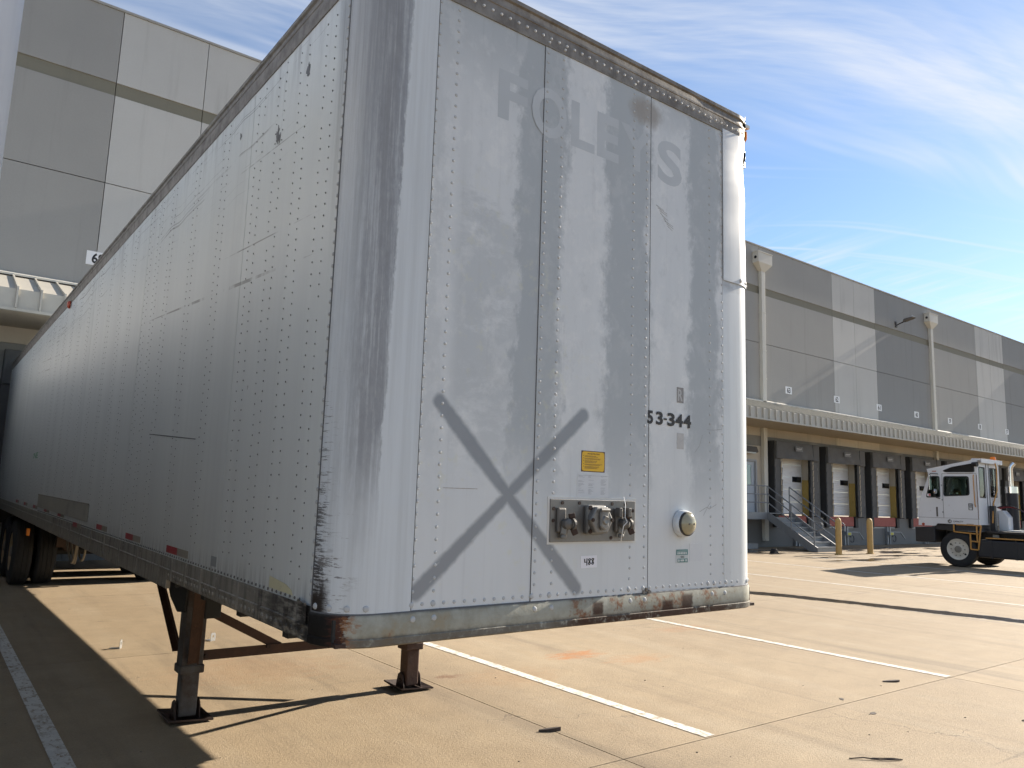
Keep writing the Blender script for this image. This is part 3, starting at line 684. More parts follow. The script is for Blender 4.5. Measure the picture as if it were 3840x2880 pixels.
def m_bumper():
    o = objco(); x, y, z = sep(o); u = x - y; n = noise(o, 7, 7, .72); f = noise(o, 34, 5, .7); st = noise(com(u*38, 0.0, z*6), 1.0, 4, .65)
    c = mixc(sm(.3, .7, n), (.37, .375, .33), (.26, .255, .205))
    c = mixc(sm(.52, .70, n + .25*(f-.5))*sm(.0, .25, u)*.45, c, (.36, .29, .19))
    big = sm(1.0, 1.25, x)*sm(2.5, 2.2, x)
    rustm = mx(sm(.50, .60, n*.55 + f*.45 + .12*(st-.5))*big*.85, sm(.60, .68, n*.4+f*.6)*.55)
    c = mixc(rustm, c, (.20, .075, .032)); 
    low = sm(.05, .026, z + .04*(f-.5))
    c = mixc(low*sm(.30, .50, f*.7 + .3*n)*(.60 + .4*big), c, (.045, .022, .014))
    hb = sm(.05, .03, ab(x-1.95)+.05*(f-.5))*sm(.06, .035, ab(z-.055)); hb = mx(hb, sm(.04, .025, ab(x-1.32)+.04*(f-.5))*sm(.04, .02, ab(z-.07)))
    hb = mx(hb, sm(.05, .03, ab(x-1.80)+.06*(f-.5))*sm(.05, .03, ab(z-.04)))
    c = mixc(hb*.9, c, (.05, .024, .016))
    # stripped left corner: black through red brown, torn edge
    sc = noise(com(u*7, 0.0, z*55), 1.0, 6, .75) - .5
    e = u + .34*sc
    c = mixc(sm(.045, .03, e), c, (.055, .022, .015)); c = mixc(sm(-.0, -.07, e), c, (.008, .007, .006))
    c = mixc(sm(.07, .0, ab(e-.045))*sm(.42, .55, f)*.7, c, (.27, .115, .04))
    c = mixc(sm(.108, .124, z + .02*(n-.5))*.7, c, (.06, .06, .06))
    return {'Base Color': c, 'Roughness': .65 + .2*f, 'Specular IOR Level': .25, 'Normal': bump(f*.6 + n, .35, .006)}
def m_rust(c1, c2, c3):
    def fn():
        o = objco(); n = noise(o, 7, 6, .72); f = noise(o, 40, 4, .7)
        c = mixc(sm(.3, .7, n), c1, c2); c = mixc(sm(.55, .75, f*.6+n*.4)*.8, c, c3)
        return {'Base Color': c, 'Roughness': .75, 'Normal': bump(f + n, .4, .006)}
    return fn
M_FRONT = mat('trailer_front_paint', m_front); M_CORN = mat('trailer_corner_paint', m_corner); M_CORNR = mat('trailer_far_corner_paint', m_corner_r)
M_SIDE = mat('trailer_side_paint', m_side); M_RAIL = mat('weathered_top_rail', m_rail()); M_BRAIL = mat('grimy_bottom_rail', m_bottom); M_BUMP = mat('rusty_bumper_paint', m_bumper)
M_RUST = mat('brown_rust', m_rust((.072, .032, .018), (.04, .019, .012), (.13, .05, .022)))
M_RUSTD = mat('dark_rust', m_rust((.05, .026, .018), (.026, .015, .011), (.10, .042, .022)))
M_LEG = mat('chipped_leg_paint', m_rust((.095, .09, .085), (.05, .03, .022), (.12, .062, .036)))
M_TYRE = worn('tyre_rubber', (.017, .017, .018), .8, amt=.3, scale=5, dirt=(.06, .05, .04), dirt_amt=.5)
M_HUB = worn('greasy_hub', (.20, .18, .15), .6, amt=.3, scale=20, dirt_amt=.6)
M_RIMT = mat('rusty_rim', m_rust((.40, .31, .20), (.28, .19, .11), (.22, .09, .04)))
M_BLK = worn('undercarriage_black', (.02, .02, .02), .7, amt=.3, dirt=(.06, .045, .03), dirt_amt=.5)
M_RIV = worn('rivet_metal', (.42, .44, .455), .55, metal=0.0, amt=.15, scale=30, dirt_amt=.35)
M_RIVD = worn('rivet_dark', (.15, .155, .155), .55, metal=.3, amt=.25, scale=30)
M_SEAL = mat('sealant', color=(.62, .62, .60), rough=.7)
M_STEELP = worn('stainless_plate', (.19, .187, .18), .42, metal=.6, amt=.2, scale=9, dirt=(.10, .085, .07), dirt_amt=.5)
M_CAST = worn('cast_alloy', (.20, .20, .195), .5, metal=.6, amt=.25, scale=18, dirt=(.05, .045, .04), dirt_amt=.5)
M_DARKCAST = worn('dark_cast', (.13, .125, .118), .55, metal=.5, amt=.3, scale=18, dirt=(.12, .04, .02), dirt_amt=.5)

tr = empty('semi_trailer', 'weathered white semi trailer with a grey spray-painted cross on its front', 'trailer'); tr.matrix_world = TM
# front wall
sheet(front(S1, S2+.012), ZP, ZTR+.01, -.004, .0012).build('front_panel', M_FRONT, tr)
sheet(front(S2, S3+.012), ZP, ZTR+.01, -.002, .0034).build('front_panel', M_FRONT, tr)
sheet(front(S3+.002, S4), ZP, ZTR+.01, -.004, .0012).build('front_panel', M_FRONT, tr)
pl_ = arc_l(14) + [(S1+.014, 0, 0, -1)]
sheet(pl_, ZP, ZTR+.01, -.006, .0046).build('corner_panel', M_CORN, tr, smooth=True)
pr_ = [(S4-.014, 0, 0, -1)] + arc_r(14)
sheet(pr_, ZP, 1.842, -.006, .003).build('corner_panel', M_CORNR, tr, smooth=True)
# upper far corner sheet, slightly dented and lapped over the lower one
mb = MB(); zz = [1.825 + (ZTR+.01-1.825)*i/14 for i in range(15)]; k = len(pr_); vs = []
rr = random.Random(3)
for i, z in enumerate(zz):
    for (x, y, nx, ny) in pr_:
        dent = -.022*math.exp(-((z-2.55)/.12)**2)*max(0, nx) - .012*math.exp(-((z-2.2)/.1)**2)*max(0, nx) + .002*rr.random()*max(0, nx)
        vs.append((x+nx*(.009+dent), y+ny*(.009+dent), z))
mb.add(vs, [(i*k+j, i*k+j+1, (i+1)*k+j+1, (i+1)*k+j) for i in range(14) for j in range(k-1)])
mb.build('corner_panel', M_CORNR, tr, smooth=True)
# side sheets
y = RC+.001; i = 0
while y < LEN-.3:
    y1 = min(y+1.21, LEN-.06)
    if LEN-.06-y1 < .4: y1 = LEN-.06
    sheet(side_l(y1-.003, y), ZSP-.005, ZTR+.01, -.004, .0012 + .0008*(i % 2)).build('side_panel', M_SIDE, tr); i += 1; y = y1
sheet(side_r(RC, LEN-.05), ZSP-.005, ZTR+.01, -.004, .0012).build('side_panel', M_SIDE, tr)
s = MB(); s.box(.01, W-.01, .03, LEN-.02, ZT-.03, ZT-.01); s.build('roof', M_SIDE, tr)
s = MB(); s.box(.03, W-.03, .05, LEN-.05, .02, .10); s.build('floor', M_BLK, tr)
for i in range(26):
    s = MB(); s.box(.04, W-.04, .5+.6*i, .56+.6*i, -.04, .019); s.build('cross_member', M_BLK, tr)
# rear frame and doors
s = MB(); s.holed([(-.01, -.06), (W+.01, -.06), (W+.01, ZT+.01), (-.01, ZT+.01)], [[(.08, .12), (W-.08, .12), (W-.08, ZT-.1), (.08, ZT-.1)]], lambda u, v, t: (u, t, v), LEN-.06, LEN+.02); s.build('rear_frame', M_RAIL, tr)
s = MB(); s.box(.085, W/2-.005, LEN-.05, LEN-.01, .13, ZT-.11); s.build('rear_door', M_SIDE, tr)
s = MB(); s.box(W/2+.005, W-.085, LEN-.05, LEN-.01, .13, ZT-.11); s.build('rear_door', M_SIDE, tr)
# top rail all round
loop_ = side_l(LEN, RC+.01)[:1] + arc_l(14) + arc_r(14) + side_r(RC, LEN)[1:]
prof = [(-.01, 2.724), (.0065, 2.722), (.008, 2.73), (.008, 2.802), (.012, 2.805), (.012, 2.815), (.003, 2.820), (.001, 2.850), (.011, 2.856), (.012, 2.874), (.006, 2.880), (-.03, 2.880)]
MB().sweep(loop_, prof).build('top_rail', M_RAIL, tr, smooth=True)
# front bumper rail round the corners, with its lower lip
fl = arc_l(14) + arc_r(14)
MB().sweep(fl, [(-.02, .036), (.009, .034), (.011, .05), (.011, .112), (.007, .119), (-.02, .119)]).build('bumper_rail', M_BUMP, tr, smooth=True)
MB().sweep(fl, [(-.03, .0), (.004, .0), (.0135, .006), (.0135, .030), (.0105, .0335), (-.03, .0335)]).build('bumper_lip', M_BUMP, tr, smooth=True)
s = MB(); s.box(.03, W-.03, .02, 1.2, .004, .018); s.build('coupler_plate', M_RUSTD, tr)
# side bottom rails: shallow ahead of the landing gear, deep behind it
for sx, pth in ((-1, side_l), (1, side_r)):
    a, b = (2.33, RC+.002)
    p = pth(a, b) if sx < 0 else pth(b, a)
    MB().sweep(p, [(-.02, .002), (.004, .002), (.006, .008), (.006, .055), (.012, .058), (.012, .066), (.006, .069), (.006, .136), (-.02, .136)]).build('bottom_rail', M_BRAIL, tr)
    p = pth(LEN-.06, 2.331) if sx < 0 else pth(2.331, LEN-.06)
    MB().sweep(p, [(-.02, -.05), (.004, -.05), (.007, -.044), (.007, .055), (.012, .058), (.012, .066), (.007, .069), (.007, .1365), (-.02, .1365)]).build('bottom_rail', M_BRAIL, tr)
# vertical joints on the rail
y = .42; 
while y < 8:
    s = MB(); s.box(-.0145, -.0065, y-.012, y+.012, -.03 if y > 2.4 else .01, .134); s.build('rail_joint', M_BRAIL, tr); y += .30 if y < 2.4 else .61
# rivets: individual ones on the front, the rest joined
rv = MB().dome((0, 0, 0), (0, -1, 0), .0075, .0042, 7).mesh('rivet', M_RIV, True)
bv = MB().dome((0, 0, 0), (0, -1, 0), .0125, .008, 9).mesh('bolt', M_RIV, True)
cand = []; rest = MB()
for cx, o_ in ((.332, .0012), (.428, .0012), (.940, .0034), (1.036, .0034), (1.532, .0034), (1.632, .0034), (2.150, .0012), (2.256, .0012)):
    z = .195
    while z < ZTR-.02:
        if not (1.0 < cx < 1.57 and .37 < z < .575): cand.append((cx + random.uniform(-.0015, .0015), -o_, z))
        z += .05
cand.sort(key=lambda p: (p[0]-.3)*.4 + p[2])
for p in cand[:240]: link('rivet', rv, tr, p)
for p in cand[240:]: rest.dome(p, (0, -1, 0), .0075, .0042, 7)
for x in [S1+.014+.05*k for k in range(46)]:
    o_ = .0034 if S2 < x < S3 else (.003 if x > S4 else .0012)
    big = min(abs(x-c) for c in (.332, .428, .94, 1.036, 1.532, 1.632, 2.15, 2.256)) < .028
    if x < 2.40: link('bolt' if big else 'rivet', bv if big else rv, tr, (x, -o_, .146), None).scale = (1.1, 1.1, 1.1) if not big else (1, 1, 1)
for x in (.332, .428, .94, 1.036, 1.532, 1.632, 2.15, 2.256): link('bolt', bv, tr, (x, -.011, .092))
for u in range(4):
    a = R(80-22*u); link('bolt', bv, tr, (RC-(RC+.0046)*math.sin(a), RC-(RC+.0046)*math.cos(a), .142), (0, 0, -a))
for u in range(3):
    a = R(20+22*u); link('bolt', bv, tr, (W-RC+(RC+.003)*math.sin(a), RC-(RC+.003)*math.cos(a), .142), (0, 0, a))
for u in range(4):
    a = R(4+20*u); link('bolt', bv, tr, (W-RC+(RC+.009)*math.sin(a), RC-(RC+.009)*math.cos(a), 1.85), (0, 0, a))
x = .30
while x < 2.45: rest.dome((x, -.008, 2.768), (0, -1, 0), .0085, .006, 8); x += .05
for x in (.94, 1.04, 1.53, 1.64, 2.15): rest.dome((x, -.008, 2.745), (0, -1, 0), .0085, .006, 8)
for k in range(50): rest.dome((-.0046, RC+.012, .18+.05*k), (-1, 0, 0), .0085, .006, 8)
tag(rest.build('rivet_rows', M_RIV, tr, smooth=True), kind='stuff')
sr = MB(); posts = [.37, .67, .96, 1.255, 1.855, 2.455, 3.06, 3.44, 3.72, 4.3, 4.75, 5.3, 5.9, 6.5, 7.1, 7.7, 8.3, 8.9, 9.5, 10.2, 11, 12, 13, 14, 15]
for c in posts:
    for dy in (-.048, .048):
        z = .22 + random.uniform(0, .05)
        while z < ZTR-.03:
            (random.random() < .96) and sr.dome((-.002, c+dy+random.uniform(-.004, .004), z), (-1, 0, 0), random.uniform(.0034, .0048), .004, 6); z += .0505 + random.uniform(-.003, .003)
y = .3
while y < 9: sr.dome((-.002, y, .148), (-1, 0, 0), .0075, .006, 6); y += .05
tag(sr.build('side_rivet_rows', M_RIVD, tr), kind='stuff')
lr = MB(); y = .25
while y < 2.3: lr.dome((-.006, y, .030), (-1, 0, 0), .014, .008, 8); y += .055
y = 2.4
while y < 9:
    for z in (-.03, .012, .04): lr.dome((-.007, y + .12*(z > 0), z), (-1, 0, 0), .008, .006, 6)
    y += .32
y = .5
while y < 9: lr.dome((-.013, y, .115), (-1, 0, 0), .006, .005, 6); y += .28
tag(lr.build('rail_rivet_rows', M_BRAIL, tr, smooth=True), kind='stuff')
# torn sheet ends at the near lower corner
rr = random.Random(11)
s = MB(); k = 9; vs = []
for i in range(5):
    for j in range(k):
        yy = .19 + .12*j/(k-1); z = .06 + .085*i/4 + .012*rr.random()
        vs.append((-.008 - .02*rr.random()*math.sin(math.pi*j/(k-1)) - .012*(1-j/(k-1)), yy, z))
s.add(vs, [(i*k+j, i*k+j+1, (i+1)*k+j+1, (i+1)*k+j) for i in range(4) for j in range(k-1)])
s.build('torn_sheet', M_BRAIL, tr, smooth=True)
# seams: bead of sealant beside each lap
for x, o_ in ((S1+.012, .0046), (S2-.001, .0036), (S3+.014, .0036)):
    s = MB(); s.box(x-.0016, x+.0016, -o_-.0006, -.001, ZP, ZTR); s.build('seam_bead', mat('seam_dark', color=(.10, .103, .108), rough=.8), tr)
s = MB(); s.box(-.0062, -.003, RC-.006, RC+.002, ZP, ZTR); s.build('seam_bead', mat('seam_dark'), tr)
# sheet of sealant line over the bumper
s = MB(); s.sweep(arc_l(10) + arc_r(10), [(.002, .119), (.0075, .119), (.006, .1235), (.002, .125)]); s.build('lower_bead', mat('seam_dark'), tr)

rr = random.Random(31)
for k in range(3):
    s = MB(); n = 8; cx_, cz_ = 1.628+.018*k, .128+.012*(k % 2)
    s.prism([(cx_+.010*rr.uniform(.5, 1.2)*math.cos(2*math.pi*i/n), cz_+.011*rr.uniform(.5, 1.2)*math.sin(2*math.pi*i/n)) for i in range(n)], lambda u, v, t: (u, t, v), -.012-.002*k, -.0025); s.build('torn_seam', M_RAIL, tr)
for k in range(9):
    x_, z_, l_ = 1.70+.012*k+.01*rr.random(), 2.13-.012*k, rr.uniform(.02, .07)
    s = MB(); s.prism([(x_, z_), (x_+l_, z_-.018), (x_+l_, z_-.020), (x_, z_-.004)], lambda u, v, t: (u, t, v), -.0018, -.0011); s.build('scratch', mat('scratch_grey', color=(.30, .31, .32), rough=.6), tr)
for pts in ([(2.06, .52), (2.12, .545), (2.14, .535), (2.2, .56)], [(2.09, .50), (2.13, .55), (2.15, .57)], [(2.02, .83), (2.06, .87), (2.085, .93)], [(2.12, .96), (2.18, .962), (2.25, .972)]):
    q = stroke(pts, .0025, lambda u, v: (u, -.0017, v)); q.build('scratch', mat('scratch_grey'), tr)
# ghost lettering and numbers
M_GHOST = mat('ghost_lettering', lambda: {'Base Color': mulc(X_color((.465, .498, .522)), .88+.24*noise(objco(), 7, 5))}, rough=.5)
M_GHOST2 = mat('fainter_lettering', lambda: {'Base Color': mulc(X_color((.44, .473, .497)), .9+.2*noise(objco(), 7, 5))}, rough=.5)
for ch, x0, x1 in (('F', .653, .822), ('O', .847, 1.064), ('L', 1.093, 1.251), ('E', 1.268, 1.42), ('Y', 1.435, 1.672), ('S', 1.715, 1.912)):
    o_ = .0016 if x1 < S2 or x0 > S3 else .0038
    z0, z1 = (2.265, 2.515) if ch in 'OS' else (2.272, 2.508)
    lettering(ch, lambda u, v: (x0+(x1-x0)*u, -o_, z0+(z1-z0)*v), .03).build('ghost_letter', M_GHOST if ch in 'OLES' else M_GHOST2, tr)
for ch, x0, x1 in (('5', 1.648, 1.692), ('3', 1.714, 1.766), ('-', 1.772, 1.797), ('3', 1.800, 1.858), ('4', 1.862, 1.922), ('4', 1.926, 1.988)):
    z0, z1 = (.986, .995) if ch == '-' else (.957, 1.026)
    lettering(ch, lambda u, v: (x0+(x1-x0)*u, -.0042, z0+(z1-z0)*v), .035).build('number', M_SIGNK, tr)
# nose box plate with gladhands and socket
s = MB(); s.box(1.004, 1.570, -.0058, -.003, .366, .578); s.build('plate_sealant', M_SEAL, tr)
s = MB(); s.box(1.016, 1.558, -.012, -.0059, .376, .568); plate = s.build('connector_plate', M_STEELP, tr, bevel=.002)
for (x, z) in ((1.085, .552), (1.19, .552), (1.40, .551), (1.49, .551), (1.034, .525), (1.032, .472), (1.542, .52), (1.395, .392), (1.535, .42)):
    s = MB(); s.cyl((x, -.0119, z), (x, -.015, z), .0085, 10); s.build('rusty_bolt', M_RUSTD, plate)
s = MB(); s.box(1.215, 1.335, -.045, -.0121, .410, .545); sb = s.build('socket_base', M_CAST, plate, bevel=.012)
hexp = [(1.277+.072*math.cos(t), .478+.068*math.sin(t)) for t in [R(60*i) for i in range(6)]]
s = MB(); s.prism(hexp, lambda u, v, t: (u, t, v), -.075, -.0455); s.build('socket_cover', M_CAST, sb, bevel=.006)
s = MB(); s.prism([(1.252, .445), (1.277, .428), (1.302, .445), (1.302, .525), (1.252, .525)], lambda u, v, t: (u, t, v), -.095, -.0755); s.build('socket_lid', M_CAST, sb, bevel=.008)
s = MB(); s.lathe([(-.101, .001), (-.103, .016), (-.0955, .021)], (1.277, 0, .478), 'y', 18); s.build('lid_disc', M_STEELP, sb, smooth=True)
s = MB(); s.cyl((1.250, -.092, .524), (1.304, -.092, .524), .009, 8); s.build('hinge', M_CAST, sb)
for x in (1.215, 1.339):
    s = MB(); s.cyl((x, -.0755, .478), (x, -.082, .478), .009, 8); s.build('rusty_bolt', M_RUSTD, sb)
for x in (1.226, 1.226):
    pass
for (x, z) in ((1.228, .532), (1.228, .424)):
    s = MB(); s.cyl((x, -.0455, z), (x, -.05, z), .011, 8); s.build('rusty_bolt', M_RUSTD, sb)
def gladhand(x, z, flip):
    s = MB(); s.box(x-.045, x+.005, -.03, -.0121, z-.05, z+.06); g_ = s.build('gladhand', M_DARKCAST, plate, bevel=.008)
    s = MB(); s.lathe([(0, .024), (-.015, .027), (-.03, .024), (-.038, .012), (-.039, .001)], (x-.005, -.03, z-.012), 'y', 16); s.build('body', M_DARKCAST, g_, smooth=True)
    s = MB(); s.bar((x-.008, -.038, z-.01), (x-.012, -.032, z-.06), .03, .03); s.cyl((x-.012, -.032, z-.058), (x-.012, -.032, z-.078), .015, 10); s.build('elbow', M_CAST, g_, bevel=.006)
    s = MB(); s.lathe([(-.006, .016), (-.006, .027), (.006, .027), (.006, .016)], (x+.018, -.055, z-.012), 'x', 16); s.build('seal_ring', M_DARKCAST, g_)
    s = MB(); s.bar((x+.0, -.05, z+.022), (x+.028, -.06, z+.028), .016, .022); s.build('hook', M_RUSTD, g_, bevel=.004); s = MB(); s.bar((x+.018, -.06, z-.03), (x+.03, -.066, z-.058), .016, .028); s.build('hook', M_RUSTD, g_, bevel=.004)
gladhand(1.092, .470, 0); gladhand(1.455, .470, 1)
s = MB(); s.box(1.405, 1.425, -.06, -.03, .49, .535); s.box(1.455, 1.475, -.07, -.03, .49, .535); s.build('coupling_lug', M_DARKCAST, plate, bevel=.004)
s = MB(); s.tube([(1.47, -.02, .585), (1.452, -.05, .55), (1.425, -.075, .52), (1.42, -.08, .49), (1.43, -.085, .47), (1.41, -.08, .45), (1.408, -.07, .40), (1.415, -.06, .375)], .0022, 6); s.build('zip_tie', mat('tie_white', color=(.7, .7, .68), rough=.5), plate, smooth=True)
# round front lamp
s = MB(); s.lathe([(-.0045, .069), (-.022, .069), (-.036, .066), (-.040, .062)], (1.912, 0, .459), 'y', 36); lmp = s.build('lamp_bezel', M_CORNR, tr, smooth=True)
s = MB(); s.lathe([(-.036, .0625), (-.048, .062), (-.052, .058), (-.048, .056)], (1.912, 0, .459), 'y', 36); s.build('gasket', mat('rubber', color=(.03, .03, .03), rough=.6), lmp, smooth=True)
s = MB(); s.lathe([(-.047, .0575), (-.056, .054), (-.066, .042), (-.073, .022), (-.075, .001)], (1.912, 0, .459), 'y', 32)
s.build('lens', mat('smoked_lens', color=(.30, .275, .18), rough=.16, **{'Coat Weight': .6}), lmp, smooth=True)
for dx in (-.02, .016):
    s = MB(); s.cyl((1.912+dx, -.071, .459), (1.912+dx, -.0755, .459), .005, 8); s.build('lens_screw', M_DARKCAST, lmp)
# placards and stickers
def decal(name, x0, x1, z0, z1, m, o_=.0046, tilt=0.0, parent=tr, rad=0):
    s = MB(); c = ((x0+x1)/2, (z0+z1)/2); ca, sa = math.cos(tilt), math.sin(tilt)
    pts = [(x0, z0), (x1, z0), (x1, z1), (x0, z1)]
    if rad:
        pts = []
        for (cx, cz, a0) in ((x1-rad, z0+rad, -90), (x1-rad, z1-rad, 0), (x0+rad, z1-rad, 90), (x0+rad, z0+rad, 180)):
            pts += [(cx+rad*math.cos(R(a0+22.5*i)), cz+rad*math.sin(R(a0+22.5*i))) for i in range(5)]
    pts = [(c[0]+(u-c[0])*ca-(v-c[1])*sa, c[1]+(u-c[0])*sa+(v-c[1])*ca) for u, v in pts]
    s.prism(pts, lambda u, v, t: (u, t, v), -o_, -o_+.0011); return s.build(name, m, parent)
M_PAPER = worn('paper_faded', (.60, .625, .65), .7, amt=.06, scale=20, dirt=(.42, .43, .45), dirt_amt=.4, bumpy=.02)
M_PRINT = mat('faint_print', color=(.33, .35, .38), rough=.7)
ysn = decal('warning_placard', 1.203, 1.355, .698, .796, mat('placard_brown', color=(.075, .035, .015), rough=.5))
decal('placard_face', 1.207, 1.351, .7015, .7925, mat('placard_yellow', lambda: {'Base Color': mulc(X_color((.70, .42, .012)), .85+.3*noise(objco(), 25, 3))}, rough=.4), .0052, parent=ysn, rad=.012)
M_INK = mat('placard_ink', color=(.11, .05, .01), rough=.5)
lettering('OPERATING PRECAUTIONS', lambda u, v: (1.239+.08*u, -.0056, .7795+.006*v), .02).build('heading', M_INK, ysn)
rr = random.Random(2); s = MB(); z = .7715
while z > .707:
    n_ = rr.choice((2, 3))
    for _ in range(n_):
        x1 = 1.223 + rr.uniform(.07, .115); s.add([(1.223, -.0056, z), (x1, -.0056, z), (x1, -.0056, z+.0016), (1.223, -.0056, z+.0016)], [(0, 1, 2, 3)]); z -= .0042
    s.add([(1.214, -.0056, z+.0042*n_), (1.218, -.0056, z+.0042*n_), (1.218, -.0056, z+.0042*n_+.003), (1.214, -.0056, z+.0042*n_+.003)], [(0, 1, 2, 3)]); z -= .003
s.build('small_print', M_INK, ysn)
pp = decal('paper_notice', 1.180, 1.381, .581, .688, M_PAPER, .0045)
s = MB(); z = .68
s.add([(1.182, -.0049, .6795), (1.379, -.0049, .6795), (1.379, -.0049, .6805), (1.182, -.0049, .6805)], [(0, 1, 2, 3)])
while z > .592:
    for xa in (1.186, 1.25, 1.33):
        if rr.random() < .72:
            x1 = xa + rr.uniform(.012, .04); s.add([(xa, -.0049, z), (x1, -.0049, z), (x1, -.0049, z+.0013), (xa, -.0049, z+.0013)], [(0, 1, 2, 3)])
    z -= .0043
s.build('small_print', M_PRINT, pp)
wl_ = decal('handwritten_label', 1.213, 1.314, .256, .311, mat('label_white', color=(.74, .745, .80), rough=.5), .0047, R(1))
f_ = lambda u, v: (1.235+.058*u, -.0052, .268+.03*v)
s = MB()
for pts in ([(.0, .95), (.02, .45), (.28, .5)], [(.26, 1.0), (.25, .0)], [(.62, .95), (.5, .98), (.42, .8), (.58, .5), (.62, .22), (.52, .06), (.42, .2), (.5, .5), (.62, .78), (.62, .95)], [(.98, .98), (.86, 1.0), (.78, .82), (.93, .52), (.98, .25), (.88, .1), (.78, .22), (.86, .5), (.98, .8), (.98, .98)]):
    q = stroke(pts, .115, f_); s.add(q.v, q.f)
s.build('handwriting', M_SIGNK, wl_)
rp = decal('letter_placard', 1.876, 1.929, 1.086, 1.168, worn('placard_grey', (.20, .20, .205), .6, amt=.3, scale=60), .0024)
lettering('R', lambda u, v: (1.884+.037*u, -.0028, 1.096+.062*v), .02).build('letter', mat('worn_letter', color=(.40, .41, .42), rough=.6), rp)
decal('blank_placard', 1.877, 1.931, .843, .926, worn('placard_silver', (.40, .405, .41), .55, amt=.15, scale=40), .0024)
gs = decal('texas_sticker', 1.871, 1.966, .258, .328, worn('sticker_grey', (.50, .535, .54), .6, amt=.1, scale=40), .0024)
M_TEAL = mat('sticker_teal', color=(.03, .16, .16), rough=.5)
decal('sticker_block', 1.874, 1.963, .299, .326, M_TEAL, .003, parent=gs); decal('sticker_block', 1.884, 1.961, .2615, .280, M_TEAL, .003, parent=gs)
M_STW = mat('sticker_pale', color=(.52, .56, .56), rough=.6)
for k in range(6): decal('sticker_cell', 1.881+.0128*k, 1.891+.0128*k, .302, .313, M_STW, .0034, parent=gs)
decal('sticker_cell', 1.879, 1.957, .317, .3195, M_STW, .0034, parent=gs); decal('sticker_cell', 1.905, 1.935, .266, .276, M_STW, .0034, parent=gs)
for xx in (1.889, 1.945): 
    s = MB(); s.cyl((xx+.004, -.003, .271), (xx+.004, -.0034, .271), .007, 12); s.build('sticker_seal', M_STW, gs)
lettering('TEXAS', lambda u, v: (1.905+.03*u, -.003, .284+.010*v), .03).build('sticker_word', mat('sticker_ink', color=(.03, .06, .06), rough=.6), gs)
decal('blank_label', 1.978, 2.081, .265, .354, M_PAPER, .0024)
s = MB(); s.box(.45, .62, -.0022, -.0013, .6005, .602); s.build('scratch', mat('scratch_brown', color=(.22, .16, .12), rough=.7), tr)
# far upper corner: marker lamp and crumpled foil
a = R(52); cx, cy = W-RC+(RC+.006)*math.sin(a), RC-(RC+.006)*math.cos(a)
s = MB(); s.box(-.035, .035, -.02, .0, -.03, .03); o = s.build('marker_lamp', mat('amber_lens', color=(.80, .24, .012), rough=.15, **{'Emission Color': (.0, .0, .0)}), tr, bevel=.012); o.location = (cx, cy, 2.80); o.rotation_euler = (0, 0, a)
def crumple(name, z0, z1, wd, m, sd, amp=.012, off=.004):
    r_ = random.Random(sd); s = MB(); nu, nv = 9, 9; vs = []
    for j in range(nv):
        for i in range(nu):
            aa = R(30 + 50*i/(nu-1)*wd); o2 = off + amp*r_.random()
            vs.append((W-RC+(RC+o2)*math.sin(aa), RC-(RC+o2)*math.cos(aa), z0+(z1-z0)*j/(nv-1) + .012*(r_.random()-.5)))
    s.add(vs, [(j*nu+i, j*nu+i+1, (j+1)*nu+i+1, (j+1)*nu+i) for j in range(nv-1) for i in range(nu-1)])
    return s.build(name, m, tr)
crumple('torn_foil', 2.60, 2.775, 1.0, mat('foil', color=(.60, .61, .62), rough=.35, metal=.35), 4)
crumple('bent_flap', 2.82, 2.90, 1.0, M_RAIL, 9, .012, .008)
# side decals (on the left wall, x = 0 facing -x)
def sdec(name, y0, y1, z0, z1, m, o_=.0032):
    s = MB(); s.box(-o_, -o_+.001, min(y0, y1), max(y0, y1), z0, z1); return s.build(name, m, tr)
M_TR = mat('tape_red', lambda: {'Base Color': mulc(X_color((.30, .022, .035)), .7+.6*noise(objco(), 30, 4))}, rough=.4); M_TW = worn('tape_white', (.27, .25, .21), .5, amt=.2, scale=20)
for k in range(9):
    y0 = 1.92 + 1.197*k; dz = 0 if k not in (2+1,) else -.045
    o_ = .0034 if dz == 0 else .0138
    sdec('reflective_tape', y0+.235, y0+.485, .160+dz, .202+dz, M_TR, o_); sdec('reflective_tape', y0, y0+.234, .160+dz, .202+dz, M_TW, o_)
s = MB(); s.prism([(.64, .155), (.64, .203), (.58, .199), (.45, .188), (.39, .172), (.372, .153)], lambda u, v, t: (t, u, v), -.0034, -.0022); s.build('torn_decal', worn('decal_cream', (.52, .50, .34), .6, amt=.1, scale=25), tr)
s = MB(); s.box(-.0075, -.003, 5.25, 9.09, .192, .350); s.build('patch_panel', worn('patch_beige', (.33, .32, .28), .6, amt=.15, scale=3, dirt_amt=.4), tr)
s = MB(); s.box(-.012, -.0076, 5.24, 9.1, .345, .357); s.build('patch_bead', M_BRAIL, tr)
sdec('grey_sticker', 1.40, 1.49, .165, .215, mat('sticker_dull', color=(.26, .28, .29), rough=.6))
lettering('NE', lambda u, v: (-.0036, 10.2-.5*u, .83+.08*v), .01).build('green_letters', mat('green_ink', color=(.03, .30, .12), rough=.5), tr)
for (yy, zz, r_) in ((.62, 2.52, .03), (.98, 2.33, .035), (.95, 2.31, .025), (1.6, 2.55, .02)):
    rr = random.Random(int(yy*100)); s = MB(); s.prism([(yy+r_*rr.uniform(.3, 1.1)*math.cos(t), zz+1.5*r_*rr.uniform(.3, 1.1)*math.sin(t)) for t in [R(20*i) for i in range(18)]], lambda u, v, t: (t, u, v), -.0034, -.0021); s.build('paint_chip', mat('bare_metal', color=(.13, .135, .14), rough=.5, metal=.3), tr)
